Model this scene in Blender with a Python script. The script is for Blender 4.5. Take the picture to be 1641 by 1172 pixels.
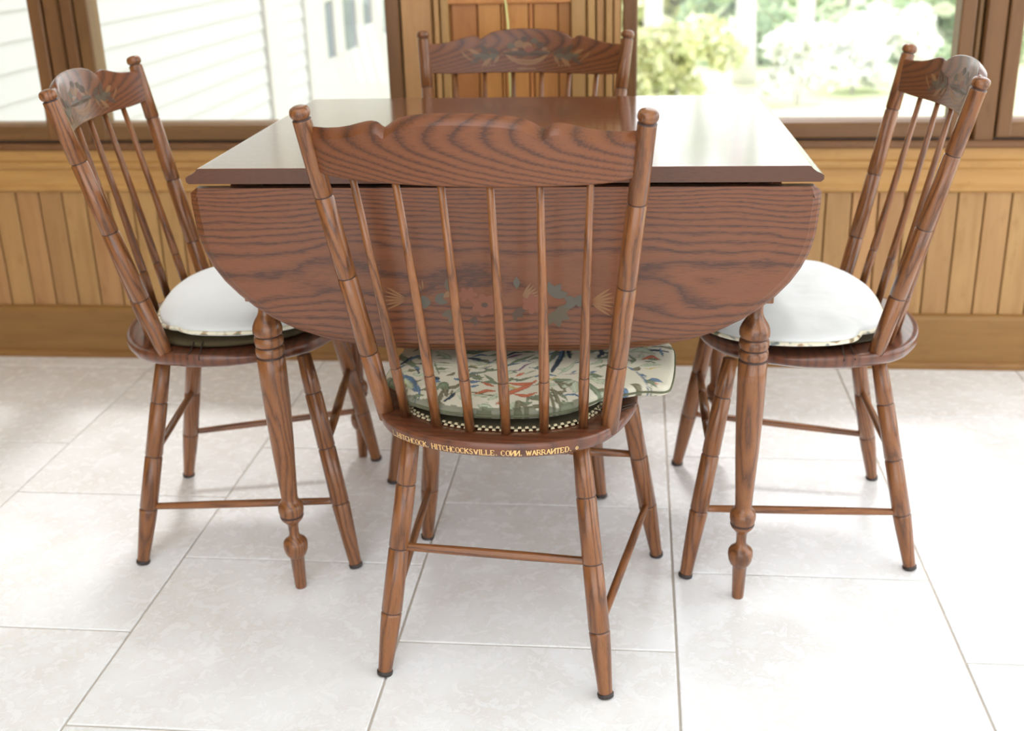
import bpy, bmesh, math, random
import numpy as np
from mathutils import Vector, Matrix, noise

for o in list(bpy.data.objects): bpy.data.objects.remove(o)
SC = bpy.context.scene
COL = SC.collection
PI = math.pi

# ------------------------------------------------------------------ camera
W, H = 1641.0, 1172.0
cd = bpy.data.cameras.new('camera'); cam = bpy.data.objects.new('camera', cd); COL.objects.link(cam)
cd.sensor_fit = 'HORIZONTAL'; cd.sensor_width = 36.0
cd.lens = 1788.043 * 36.0 / W
cd.shift_x = -(854.831 - W/2) / W
cd.shift_y = (519.054 - H/2) / W
cd.clip_start = 0.05; cd.clip_end = 300
R = ((0.9958783, 0.08843919, -0.02012291), (-0.01122277, 0.34031277, 0.94024532), (0.09000261, -0.93614407, 0.33990264))
cam.matrix_world = Matrix(((R[0][0], R[1][0], R[2][0], 0), (R[0][1], R[1][1], R[2][1], 0), (R[0][2], R[1][2], R[2][2], 1.06909), (0, 0, 0, 1)))
cd.dof.use_dof = True; cd.dof.focus_distance = 1.55; cd.dof.aperture_fstop = 4.0
SC.camera = cam
# ------------------------------------------------------------------ world, sun, exposure
wd = bpy.data.worlds.new('sky'); SC.world = wd; wd.use_nodes = True
bg = wd.node_tree.nodes['Background']; bg.inputs[0].default_value = (0.93, 0.97, 1.0, 1); bg.inputs[1].default_value = 2.0
sd = bpy.data.lights.new('sun', 'SUN'); sd.energy = 0.95; sd.angle = math.radians(7); sd.color = (1, 0.98, 0.95)
sun = bpy.data.objects.new('sun', sd); COL.objects.link(sun)
sun.rotation_euler = Vector((0.0, -0.57, -1.0)).to_track_quat('-Z', 'Y').to_euler()
vs = SC.view_settings; vs.view_transform = 'Standard'; vs.look = 'None'; vs.gamma = 1.0; vs.use_curve_mapping = False
vs.exposure = 0.80

# ------------------------------------------------------------------ material helpers
def srgb(r, g, b):
    f = lambda c: (c/255/12.92) if c/255 <= 0.04045 else ((c/255+0.055)/1.055)**2.4
    return (f(r), f(g), f(b), 1)
def newmat(name, col, rough=0.5, spec=0.5, coat=0.0, coat_rough=0.1):
    m = bpy.data.materials.new(name); m.use_nodes = True
    b = m.node_tree.nodes['Principled BSDF']
    b.inputs['Base Color'].default_value = col; b.inputs['Roughness'].default_value = rough
    b.inputs['Specular IOR Level'].default_value = spec
    b.inputs['Coat Weight'].default_value = coat; b.inputs['Coat Roughness'].default_value = coat_rough
    return m
class NT:
    def __init__(s, m): s.t = m.node_tree; s.b = s.t.nodes['Principled BSDF']
    def n(s, k, **kw):
        x = s.t.nodes.new(k)
        for a, v in kw.items(): setattr(x, a, v)
        return x
    def put(s, sock, v):
        if isinstance(v, bpy.types.NodeSocket): s.t.links.new(v, sock)
        else: sock.default_value = v
    def math(s, op, a, b=0.0, c=0.0):
        x = s.n('ShaderNodeMath', operation=op)
        for i, v in enumerate((a, b, c)): s.put(x.inputs[i], v)
        return x.outputs[0]
    def coords(s):
        c = s.n('ShaderNodeTexCoord'); return c.outputs['Object']
    def sep(s, v):
        x = s.n('ShaderNodeSeparateXYZ'); s.put(x.inputs[0], v); return x.outputs
    def comb(s, a, b, c):
        x = s.n('ShaderNodeCombineXYZ')
        for i, v in enumerate((a, b, c)): s.put(x.inputs[i], v)
        return x.outputs[0]
    def noise(s, vec, scale=5, detail=3, rough=0.5, dist=0.0):
        x = s.n('ShaderNodeTexNoise'); s.put(x.inputs['Vector'], vec)
        x.inputs['Scale'].default_value = scale; x.inputs['Detail'].default_value = detail
        x.inputs['Roughness'].default_value = rough; x.inputs['Distortion'].default_value = dist
        return x.outputs[0]
    def ramp(s, v, pts):
        x = s.n('ShaderNodeValToRGB'); s.put(x.inputs[0], v); e = x.color_ramp.elements
        while len(e) > 1: e.remove(e[-1])
        e[0].position = pts[0][0]; e[0].color = pts[0][1]
        for p, c in pts[1:]:
            q = e.new(p); q.color = c
        return x.outputs[0]
    def mix(s, f, a, b, mode='MIX'):
        x = s.n('ShaderNodeMix', data_type='RGBA', blend_type=mode)
        s.put(x.inputs[0], f); s.put(x.inputs[6], a); s.put(x.inputs[7], b)
        return x.outputs[2]
    def bump(s, h, strength=0.1, dist=0.001):
        x = s.n('ShaderNodeBump'); s.put(x.inputs['Height'], h)
        x.inputs['Strength'].default_value = strength; x.inputs['Distance'].default_value = dist
        s.t.links.new(x.outputs[0], s.b.inputs['Normal'])

LIGHT = srgb(120, 71, 41); MIDC = srgb(101, 58, 34); DARK = srgb(65, 39, 26)
TL, TM, TDK = srgb(138, 88, 50), srgb(117, 72, 41), srgb(80, 50, 32)
def oak(name, mode, rough=0.3, light=LIGHT, mid=MIDC, dark=DARK, rnd=0.12, coat=0.2, strength=1.0):
    """stained oak: growth-ring contours of a field in object space, plus fine pores along the grain"""
    m = newmat(name, mid, rough, 0.35, coat, 0.12); T = NT(m)
    x, y, z = T.sep(T.coords())
    oi = T.n('ShaderNodeObjectInfo').outputs['Random']
    if mode == 'leaf':            # grain along x, cathedral band in the middle
        g, u, v = x, z, y
        n = T.noise(T.comb(T.math('MULTIPLY', g, 3.4), T.math('MULTIPLY', u, 10), 3.1), 1.0, 3, 0.5)
        d = T.math('SUBTRACT', u, 0.58)
        f = T.math('ADD', T.math('MULTIPLY', T.math('MULTIPLY', d, d), 680.0), T.math('MULTIPLY', n, 5.5))
    elif mode == 'top':
        g, u, v = x, y, z
        n = T.noise(T.comb(T.math('MULTIPLY', g, 1.3), T.math('MULTIPLY', u, 7), 0.0), 1.0, 2, 0.5)
        f = T.math('ADD', T.math('MULTIPLY', u, 34.0), T.math('MULTIPLY', n, 5.0))
    elif mode == 'crest':
        g, u, v = x, z, y
        n = T.noise(T.comb(T.math('MULTIPLY', g, 6), T.math('MULTIPLY', u, 14), T.math('MULTIPLY', oi, 20.0)), 1.0, 2, 0.5)
        d = T.math('SUBTRACT', u, 0.832)
        f = T.math('ADD', T.math('MULTIPLY', T.math('ADD', g, T.math('MULTIPLY', T.math('MULTIPLY', d, d), 48.0)), 27.0), T.math('MULTIPLY', n, 1.6))
    elif mode == 'seat':
        g, u, v = x, y, z
        n = T.noise(T.comb(T.math('MULTIPLY', g, 4), T.math('MULTIPLY', u, 10), T.math('MULTIPLY', oi, 20.0)), 1.0, 2, 0.5)
        f = T.math('ADD', T.math('MULTIPLY', u, 60.0), T.math('MULTIPLY', n, 5.0))
    else:                         # turned piece, grain along local z
        g, u, v = z, x, y
        n = T.noise(T.comb(T.math('ADD', T.math('MULTIPLY', g, 3.2), T.math('MULTIPLY', oi, 37.0)), T.math('MULTIPLY', u, 22), T.math('MULTIPLY', v, 22)), 1.0, 2, 0.5)
        f = T.math('ADD', T.math('MULTIPLY', T.math('ADD', v, T.math('MULTIPLY', u, 0.6)), 105.0), T.math('MULTIPLY', n, 7.0))
    fr = T.math('FRACT', f)
    pore = T.noise(T.comb(T.math('MULTIPLY', g, 60), T.math('MULTIPLY', u, 800), T.math('MULTIPLY', v, 800)), 1.0, 2, 0.6)
    fr2 = T.math('ADD', fr, T.math('MULTIPLY', T.math('SUBTRACT', pore, 0.5), 0.75))
    col = T.ramp(fr2, [(0.0, dark), (0.06, mid), (0.30, light), (0.55, light), (0.80, mid), (0.97, dark)])
    big = T.noise(T.comb(T.math('MULTIPLY', g, 4), T.math('MULTIPLY', u, 14), T.math('MULTIPLY', v, 14)), 1.0, 3, 0.6)
    fac = T.math('MULTIPLY', T.math('ABSOLUTE', T.math('SUBTRACT', pore, 0.45)), 1.4)
    col = T.mix(fac, col, dark)
    col = T.mix(T.math('MULTIPLY', big, 0.30), col, mid)
    if strength < 1: col = T.mix(1-strength, col, mid)
    hv = T.n('ShaderNodeHueSaturation'); T.put(hv.inputs['Color'], col)
    T.put(hv.inputs['Value'], T.math('ADD', 1.0 - rnd/2, T.math('MULTIPLY', oi, rnd)))
    T.put(T.b.inputs['Base Color'], hv.outputs[0])
    T.bump(pore, 0.08, 0.0005)
    return m
def pine(name, axis, light, dark, rough=0.42, rnd=0.2):
    m = newmat(name, light, rough, 0.3, 0.08, 0.3); T = NT(m)
    x, y, z = T.sep(T.coords()); oi = T.n('ShaderNodeObjectInfo').outputs['Random']
    g, u = (x, z) if axis == 'x' else (z, x)
    off = T.math('MULTIPLY', oi, 50.0)
    a = T.noise(T.comb(T.math('ADD', T.math('MULTIPLY', g, 3), off), T.math('MULTIPLY', u, 30), T.math('MULTIPLY', y, 30)), 1.0, 3, 0.6, 0.6)
    b = T.noise(T.comb(T.math('MULTIPLY', g, 12), T.math('MULTIPLY', u, 300), off), 1.0, 2, 0.6)
    c = T.noise(T.comb(T.math('ADD', T.math('MULTIPLY', g, 14), off), T.math('MULTIPLY', u, 40), 0.0), 1.0, 4, 0.6)
    col = T.mix(T.ramp(a, [(0.3, (0, 0, 0, 1)), (0.7, (1, 1, 1, 1))]), light, T.mix(0.45, light, dark))
    col = T.mix(T.math('MULTIPLY', b, 0.35), col, dark)
    col = T.mix(T.ramp(c, [(0.56, (0, 0, 0, 1)), (0.75, (0.45, 0.45, 0.45, 1))]), col, dark)
    hv = T.n('ShaderNodeHueSaturation'); T.put(hv.inputs['Color'], col)
    T.put(hv.inputs['Value'], T.math('ADD', 1.0 - rnd/2, T.math('MULTIPLY', oi, rnd)))
    T.put(hv.inputs['Hue'], T.math('ADD', 0.494, T.math('MULTIPLY', T.math('FRACT', T.math('MULTIPLY', oi, 7.31)), 0.012)))
    T.put(T.b.inputs['Base Color'], hv.outputs[0])
    T.bump(a, 0.1, 0.0005)
    return m

M = {}
M['leaf'] = oak('oak_leaf', 'leaf'); M['top'] = oak('oak_top', 'top', 0.13, coat=0.8, strength=0.8)
M['crest'] = oak('oak_crest', 'crest'); M['seat'] = oak('oak_seat', 'seat', 0.3, coat=0.5, light=srgb(108, 62, 40), mid=srgb(94, 54, 36), dark=srgb(74, 44, 31))
M['turn'] = oak('oak_turned', 'turn', 0.3, light=TL, mid=TM, dark=TDK, coat=0.35)
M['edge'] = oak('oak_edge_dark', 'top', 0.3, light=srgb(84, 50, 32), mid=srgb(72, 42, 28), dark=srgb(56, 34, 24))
M['groove'] = newmat('dark_groove_stain', srgb(62, 38, 30), 0.5)
M['cap'] = newmat('dark_plastic_foot', srgb(48, 40, 38), 0.5)
M['honey_z'] = pine('honey_pine_upright', 'z', srgb(184, 144, 94), srgb(136, 96, 56))
M['honey_x'] = pine('honey_pine_level', 'x', srgb(186, 144, 86), srgb(140, 96, 52))
M['honey_dark'] = pine('dark_honey_pine', 'x', srgb(150, 110, 62), srgb(112, 78, 44))
M['brown_z'] = pine('brown_frame_upright', 'z', srgb(122, 86, 50), srgb(84, 58, 34), rnd=0.1)
M['brown_x'] = pine('brown_frame_level', 'x', srgb(124, 88, 54), srgb(86, 60, 36), rnd=0.1)
M['amber_z'] = pine('amber_panel_board', 'z', srgb(190, 134, 76), srgb(140, 86, 46), rnd=0.25)
M['gasket'] = newmat('dark_gasket', srgb(70, 62, 56), 0.6)
M['white'] = newmat('white_paint', srgb(236, 236, 232), 0.6)
M['ceil'] = newmat('ceiling_paint', srgb(240, 239, 235), 0.8)
M['black'] = newmat('gap_shade_black', srgb(30, 26, 24), 0.8)

def tile_mat():
    m = newmat('cream_stone_tile', srgb(236, 236, 234), 0.22, 0.5); T = NT(m)
    c = T.coords(); oi = T.n('ShaderNodeObjectInfo').outputs['Random']
    x, y, z = T.sep(c); o = T.math('MULTIPLY', oi, 40.0)
    v = T.comb(T.math('ADD', x, o), T.math('ADD', y, T.math('MULTIPLY', oi, 13.0)), z)
    a = T.noise(v, 6.0, 5, 0.6, 0.5); b = T.noise(v, 34.0, 6, 0.7, 0.5)
    base = T.mix(T.ramp(a, [(0.38, (0, 0, 0, 1)), (0.68, (1, 1, 1, 1))]), srgb(239, 241, 243), srgb(233, 234, 235))
    vein = T.ramp(b, [(0.42, (0, 0, 0, 1)), (0.5, (0.55, 0.55, 0.55, 1)), (0.54, (0, 0, 0, 1))])
    msk = T.ramp(a, [(0.42, (0, 0, 0, 1)), (0.62, (1, 1, 1, 1))])
    f = T.mix(1.0, vein, msk, 'MULTIPLY')
    T.put(T.b.inputs['Base Color'], T.mix(f, base, srgb(218, 213, 206)))
    T.put(T.b.inputs['Roughness'], T.ramp(b, [(0.3, (0.2, 0.2, 0.2, 1)), (0.7, (0.32, 0.32, 0.32, 1))]))
    T.bump(b, 0.05, 0.001)
    return m
M['tile'] = tile_mat()
M['grout'] = newmat('beige_grout', srgb(190, 182, 172), 0.9)
def fabric(name, col, col2, scale=900, bump=0.25):
    m = newmat(name, col, 0.9, 0.15); T = NT(m); c = T.coords()
    a = T.noise(c, scale, 2, 0.5); b = T.noise(c, 14, 3, 0.5)
    T.put(T.b.inputs['Base Color'], T.mix(T.math('MULTIPLY', T.math('ADD', a, b), 0.4), col, col2))
    T.bump(T.math('ADD', T.math('MULTIPLY', a, 0.35), b), bump, 0.004)
    return m
M['cream'] = fabric('cream_cotton', srgb(222, 224, 224), srgb(206, 208, 208))
M['mat_brown'] = fabric('brown_knit_mat', srgb(96, 84, 60), srgb(56, 48, 36), 300, 0.9)
M['mat_dark'] = newmat('dark_mat', srgb(74, 68, 52), 0.9, 0.2)
M['mat_cream'] = newmat('cream_knots', srgb(206, 192, 158), 0.8, 0.2)
M['tie'] = newmat('dark_cord', srgb(58, 42, 34), 0.8)
M['gold'] = newmat('gold_lettering', srgb(222, 182, 118), 0.4)
M['cord'] = newmat('pale_green_cord', srgb(214, 212, 140), 0.6)
def attr_mat(name):
    m = newmat(name, (1, 1, 1, 1), 0.9, 0.12); T = NT(m)
    a = T.n('ShaderNodeAttribute'); a.attribute_name = 'pattern'
    n = T.noise(T.coords(), 900, 2, 0.5)
    T.put(T.b.inputs['Base Color'], T.mix(T.math('MULTIPLY', n, 0.25), a.outputs['Color'], T.mix(0.5, a.outputs['Color'], (0.1, 0.1, 0.08, 1))))
    T.bump(n, 0.3, 0.001)
    return m
M['tapestry'] = attr_mat('floral_tapestry')
def glass_mat():
    m = bpy.data.materials.new('window_glass'); m.use_nodes = True; m.use_transparent_shadow = True; t = m.node_tree; t.nodes.clear()
    o = t.nodes.new('ShaderNodeOutputMaterial'); mx = t.nodes.new('ShaderNodeMixShader'); tr = t.nodes.new('ShaderNodeBsdfTransparent')
    gl = t.nodes.new('ShaderNodeBsdfGlossy'); gl.inputs['Roughness'].default_value = 0.02
    lw = t.nodes.new('ShaderNodeLayerWeight'); lw.inputs[0].default_value = 0.5
    pw = t.nodes.new('ShaderNodeMath'); pw.operation = 'POWER'; pw.inputs[1].default_value = 4.0
    ma = t.nodes.new('ShaderNodeMath'); ma.operation = 'MULTIPLY_ADD'; ma.inputs[1].default_value = 0.7; ma.inputs[2].default_value = 0.025
    t.links.new(lw.outputs['Facing'], pw.inputs[0]); t.links.new(pw.outputs[0], ma.inputs[0]); t.links.new(ma.outputs[0], mx.inputs[0]); t.links.new(tr.outputs[0], mx.inputs[1]); t.links.new(gl.outputs[0], mx.inputs[2])
    t.links.new(mx.outputs[0], o.inputs[0]); return m
M['glass'] = glass_mat()

# ------------------------------------------------------------------ object helpers
def link(name, me, mats, parent=None, kind=None):
    o = bpy.data.objects.new(name, me); COL.objects.link(o)
    for mm in (mats if isinstance(mats, (list, tuple)) else [mats]):
        if len(me.materials) < (len(mats) if isinstance(mats, (list, tuple)) else 1): me.materials.append(mm)
    if parent is not None: o.parent = parent
    if kind: o['kind'] = kind
    return o
def mesh(name, vs_, fs, smooth=False):
    me = bpy.data.meshes.new(name); me.from_pydata([tuple(v) for v in vs_], [], fs); me.update()
    if smooth: me.polygons.foreach_set('use_smooth', [True]*len(me.polygons))
    return me
def empty(name, label=None, cat=None, loc=(0, 0, 0), rz=0, group=None, kind=None):
    o = bpy.data.objects.new(name, None); COL.objects.link(o); o.location = loc; o.rotation_euler = (0, 0, rz)
    o.empty_display_size = 0.1
    if label: o['label'] = label
    if cat: o['category'] = cat
    if group: o['group'] = group
    if kind: o['kind'] = kind
    return o
def tag(o, label, cat, group=None):
    o['label'] = label; o['category'] = cat
    if group: o['group'] = group
    return o
def box_bm(lo, hi, bevel=0.0, segs=2):
    bm = bmesh.new(); bmesh.ops.create_cube(bm, size=1)
    for v in bm.verts:
        v.co = Vector([lo[i] + (v.co[i]+0.5)*(hi[i]-lo[i]) for i in range(3)])
    if bevel: bmesh.ops.bevel(bm, geom=list(bm.edges), offset=bevel, segments=segs, profile=0.5, affect='EDGES')
    return bm
def box(name, mat, lo, hi, parent=None, bevel=0.0, kind=None):
    bm = box_bm(lo, hi, bevel); me = bpy.data.meshes.new(name); bm.to_mesh(me); bm.free()
    return link(name, me, mat, parent, kind)
def prism_x(name, mat, prof, x0, x1, parent=None, kind=None, smooth=False):
    """profile of (y, z) points run along x"""
    n = len(prof); v = [(x0, p[0], p[1]) for p in prof] + [(x1, p[0], p[1]) for p in prof]
    f = [(i, (i+1) % n, n+(i+1) % n, n+i) for i in range(n)] + [tuple(range(n))[::-1], tuple(range(n, 2*n))]
    me = mesh(name, v, f); bm = bmesh.new(); bm.from_mesh(me); bmesh.ops.recalc_face_normals(bm, faces=bm.faces); bm.to_mesh(me); bm.free()
    return link(name, me, mat, parent, kind)
def prism_z(name, mat, prof, z0, z1, parent=None, kind=None):
    n = len(prof); v = [(p[0], p[1], z0) for p in prof] + [(p[0], p[1], z1) for p in prof]
    f = [(i, (i+1) % n, n+(i+1) % n, n+i) for i in range(n)] + [tuple(range(n))[::-1], tuple(range(n, 2*n))]
    me = mesh(name, v, f); bm = bmesh.new(); bm.from_mesh(me); bmesh.ops.recalc_face_normals(bm, faces=bm.faces); bm.to_mesh(me); bm.free()
    return link(name, me, mat, parent, kind)
def lathe(name, p0, p1, prof, mats, parent=None, seg=28, roll=0.0, bow=0.0):
    """prof: list of (s 0..1 along p0->p1, radius[, material index of the band above])"""
    p0 = Vector(p0); p1 = Vector(p1); L = (p1-p0).length
    v = []; f = []; mi = []
    for k, p in enumerate(prof):
        for j in range(seg):
            a = 2*PI*j/seg; v.append((p[1]*math.cos(a), p[1]*math.sin(a) + bow*4*p[0]*(1-p[0]), p[0]*L))
        if k:
            for j in range(seg):
                f.append(((k-1)*seg+j, (k-1)*seg+(j+1) % seg, k*seg+(j+1) % seg, k*seg+j)); mi.append(prof[k-1][2] if len(prof[k-1]) > 2 else 0)
    f.append(tuple(range(seg))[::-1]); mi.append(0)
    f.append(tuple(range((len(prof)-1)*seg, len(prof)*seg))); mi.append(0)
    me = mesh(name, v, f, True)
    o = link(name, me, mats, parent)
    me.polygons.foreach_set('material_index', mi)
    q = (p1-p0).to_track_quat('Z', 'Y')
    o.location = p0; o.rotation_mode = 'QUATERNION'; o.rotation_quaternion = q @ Matrix.Rotation(roll, 3, 'Z').to_quaternion()
    return o
def interp(pts, x):
    if x <= pts[0][0]: return pts[0][1]
    for (a, b), (c, d) in zip(pts, pts[1:]):
        if x <= c: return b + (d-b)*(x-a)/(c-a)
    return pts[-1][1]
def catmull(pts, per=8):
    n = len(pts); out = []
    for i in range(n):
        p0, p1, p2, p3 = [Vector(pts[(i+k) % n]) for k in (-1, 0, 1, 2)]
        for j in range(per):
            t = j/per
            out.append(0.5*((2*p1)+(-p0+p2)*t+(2*p0-5*p1+4*p2-p3)*t*t+(-p0+3*p1-3*p2+p3)*t**3))
    return out
def resample(poly, n):
    P = [Vector(p) for p in poly]; P.append(P[0].copy()); d = [0]
    for a, b in zip(P, P[1:]): d.append(d[-1]+(b-a).length)
    out = []; k = 0
    for i in range(n):
        s = d[-1]*i/n
        while d[k+1] < s: k += 1
        t = (s-d[k])/max(1e-9, d[k+1]-d[k]); out.append(P[k].lerp(P[k+1], t))
    return out
def inset(loop, d):
    n = len(loop); out = []
    for i in range(n):
        t = (loop[(i+1) % n]-loop[i-1]); nn = Vector((t.y, -t.x)).normalized()
        out.append(loop[i]-nn*d)
    return out
def area(loop): return 0.5*sum(loop[i-1].x*loop[i].y-loop[i].x*loop[i-1].y for i in range(len(loop)))
def loft(name, rings, mats, parent=None, mi=None, close=True):
    """rings: equal-length lists of 3D points; end rings closed with fans"""
    n = len(rings[0]); v = [p for r in rings for p in r]; f = []; m = []
    for k in range(1, len(rings)):
        for j in range(n):
            f.append(((k-1)*n+j, (k-1)*n+(j+1) % n, k*n+(j+1) % n, k*n+j)); m.append(mi[k-1] if mi else 0)
    if close:
        f.append(tuple(range(n))[::-1]); f.append(tuple(range((len(rings)-1)*n, len(rings)*n))); m += [0, 0]
    me = mesh(name, v, f, True)
    bm = bmesh.new(); bm.from_mesh(me); bmesh.ops.recalc_face_normals(bm, faces=bm.faces); bm.to_mesh(me); bm.free()
    o = link(name, me, mats, parent)
    if mi: me.polygons.foreach_set('material_index', m)
    return o
def tube(name, pts, r, mat, parent=None, seg=8, closed=False):
    P = [Vector(p) for p in pts]; n = len(P); v = []; f = []
    for i, p in enumerate(P):
        t = (P[(i+1) % n]-P[i-1]) if closed or 0 < i < n-1 else (P[1]-P[0] if i == 0 else P[-1]-P[-2])
        t.normalize(); a = t.cross(Vector((0, 0, 1)))
        if a.length < 1e-3: a = t.cross(Vector((0, 1, 0)))
        a.normalize(); b = t.cross(a)
        for j in range(seg):
            w = 2*PI*j/seg; v.append(p + a*math.cos(w)*r + b*math.sin(w)*r)
    for i in range(n if closed else n-1):
        for j in range(seg):
            k = (i+1) % n; f.append((i*seg+j, i*seg+(j+1) % seg, k*seg+(j+1) % seg, k*seg+j))
    if not closed: f += [tuple(range(seg))[::-1], tuple(range((n-1)*seg, n*seg))]
    return link(name, mesh(name, v, f, True), mat, parent)

# ------------------------------------------------------------------ floor
YW = 2.668
fl = empty('floor', kind='structure')
box('grout_bed', M['grout'], (-3.2, -2.6, -0.05), (2.9, YW+0.1, -0.0025), fl)
P = 0.4375
tm = bpy.data.meshes.new('tile'); bm = box_bm((-P/2+0.0018, -P/2+0.0018, -0.012), (P/2-0.0018, P/2-0.0018, 0.0), 0.0016, 2); bm.to_mesh(tm); bm.free(); tm.materials.append(M['tile'])
for ci in range(-5, 5):
    x0 = 0.071 + ci*P; x0 = 0.071 + ci*0.4385 if ci < 0 else 0.071 + ci*0.434
    for ri in range(-6, 6):
        y0 = (1.464 if ci % 2 else 1.688) + 0.4465*0 + ri*0.4475
        y1 = y0 + 0.4475
        if y0 > YW-0.02: continue
        w = 0.4385 if ci < 0 else 0.434
        if y1 > YW: y1 = YW
        o = bpy.data.objects.new('tile', tm); COL.objects.link(o); o.parent = fl
        o.location = (x0+w/2, (y0+y1)/2, 0); o.scale = (w/P, (y1-y0)/P, 1)
# ------------------------------------------------------------------ back wall with wainscot
wb = empty('wall_back', kind='structure')
box('wall_core', M['honey_x'], (-2.6, YW+0.012, 0.0), (1.75, YW+0.10, 0.57), wb)
bp = bpy.data.meshes.new('board'); bm = box_bm((-0.0292, 0, 0), (0.0292, 0.012, 0.315), 0.0028, 2); bm.to_mesh(bp); bm.free(); bp.materials.append(M['honey_z'])
sp = 0.0617; xg = 0.454
k0 = int((-2.55-xg)/sp); k1 = int((1.7-xg)/sp)
for k in range(k0, k1):
    o = bpy.data.objects.new('board', bp); COL.objects.link(o); o.parent = wb; o.location = (xg+(k+0.5)*sp, YW, 0.132)
bb = empty('baseboard_back', kind='structure')
prism_x('baseboard_board', M['honey_dark'], [(YW+0.01, 0), (YW-0.016, 0), (YW-0.016, 0.128), (YW-0.012, 0.136), (YW-0.004, 0.139), (YW+0.01, 0.139)], -2.6, 1.75, bb)
prism_x('shoe_strip', M['honey_dark'], [(YW-0.016, 0), (YW-0.026, 0), (YW-0.026, 0.010), (YW-0.022, 0.016), (YW-0.016, 0.019)], -2.6, 1.75, bb)
tr = empty('trim_1', kind='structure')
prism_x('rail_moulding', M['honey_x'], [(YW+0.01, 0.444), (YW-0.006, 0.444), (YW-0.013, 0.450), (YW-0.013, 0.458), (YW-0.007, 0.466), (YW-0.007, 0.500), (YW-0.014, 0.506), (YW-0.017, 0.514), (YW-0.014, 0.521), (YW-0.007, 0.524), (YW-0.007, 0.556), (YW+0.01, 0.556)], -2.6, 1.75, tr)
ts = empty('trim_2', kind='structure')
prism_x('sill_board', M['brown_x'], [(YW+0.10, 0.552), (YW-0.016, 0.552), (YW-0.020, 0.556), (YW-0.020, 0.564), (YW-0.016, 0.569), (YW+0.10, 0.569)], -2.6, 1.75, ts)
def window(idx, x0, x1, ztop=2.25, zs=0.572):
    w = empty('window_%d' % idx, kind='structure')
    box('gasket', M['gasket'], (x0-0.004, YW+0.004, zs-0.004), (x1+0.004, YW+0.05, zs+0.003), w)
    prism_x('bottom_rail', M['brown_x'], [(YW+0.05, zs+0.002), (YW-0.004, zs+0.002), (YW-0.006, zs+0.006), (YW-0.006, zs+0.030), (YW-0.001, zs+0.038), (YW+0.012, zs+0.044), (YW+0.05, zs+0.044)], x0, x1, w)
    box('top_rail', M['brown_x'], (x0, YW-0.006, ztop-0.06), (x1, YW+0.05, ztop), w, 0.003)
    for a, b in ((x0, x0+0.034), (x1-0.034, x1)):
        box('stile', M['brown_z'], (a, YW-0.0085, zs+0.002), (b, YW+0.05, ztop), w, 0.004)
    g = box('glass_pane', M['glass'], (x0+0.03, YW+0.024, zs+0.04), (x1-0.03, YW+0.028, ztop-0.05), w)
    return w
window(1, -2.52, -1.428)
window(2, -1.345, -0.556)
window(3, -0.034, 0.756)
window(4, 0.828, 1.70)
def casing(x0, x1, name='mullion_casing', mat=None, y=0.0):
    prism_z(name, mat or M['brown_z'], [(x0, YW+0.1), (x0, YW-y), (x0+0.004, YW-0.006-y), (x1-0.004, YW-0.006-y), (x1, YW-y), (x1, YW+0.1)], 0.569, 2.3, wm)
wm = empty('trim_3', kind='structure')
casing(-1.425, -1.386); casing(-1.382, -1.350, y=0.003)
casing(0.759, 0.7735, y=-0.004); casing(0.7775, 0.825, y=0.002)
wf = empty('trim_4', kind='structure')
for nm, a, b, y, mt in (('casing', -0.552, -0.478, 0.004, 'honey_z'), ('bead_strip', -0.474, -0.462, 0.010, 'honey_z'), ('casing', -0.460, -0.440, 0.002, 'honey_z'),
                        ('casing', -0.154, -0.118, 0.003, 'honey_z'), ('bead_strip', -0.116, -0.098, 0.008, 'honey_z'), ('casing', -0.095, -0.076, 0.004, 'honey_z'), ('bead_strip', -0.074, -0.058, 0.010, 'honey_z'), ('casing', -0.056, -0.038, 0.002, 'honey_z')):
    prism_z(nm, M[mt], [(a, YW+0.1), (a, YW-y), (a+0.003, YW-y-0.005), (b-0.003, YW-y-0.005), (b, YW-y), (b, YW+0.1)], 0.569, 2.3, wf)
box('panel_back', M['amber_z'], (-0.442, YW+0.016, 0.569), (-0.152, YW+0.1, 2.3), wf)
for a, b in ((-0.439, -0.436), (-0.434, -0.375), (-0.372, -0.319), (-0.317, -0.311), (-0.309, -0.254), (-0.252, -0.243), (-0.241, -0.186), (-0.183, -0.156)):
    prism_z('panel_board', M['amber_z'], [(a, YW+0.02), (a, YW+0.009), (a+0.0015, YW+0.006), (b-0.0015, YW+0.006), (b, YW+0.009), (b, YW+0.02)], 0.60, 0.888, wf)
box('panel_rail', M['amber_z'], (-0.441, YW-0.002, 0.889), (-0.153, YW+0.05, 0.98), wf, 0.003)
box('panel_rail', M['amber_z'], (-0.441, YW-0.002, 0.569), (-0.153, YW+0.05, 0.60), wf, 0.003)
cordo = tube('blind_cord', [(-0.304, YW-0.03, 1.35), (-0.3035, YW-0.03, 0.96), (-0.303, YW-0.03, 0.90), (-0.3005, YW-0.03, 0.875), (-0.298, YW-0.03, 0.85), (-0.297, YW-0.03, 0.80), (-0.2965, YW-0.03, 0.66)], 0.0024, M['cord'])
tag(cordo, 'thin pale yellow-green cord hanging in front of the wooden panel between the windows', 'cord')
me = cordo.data
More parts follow.
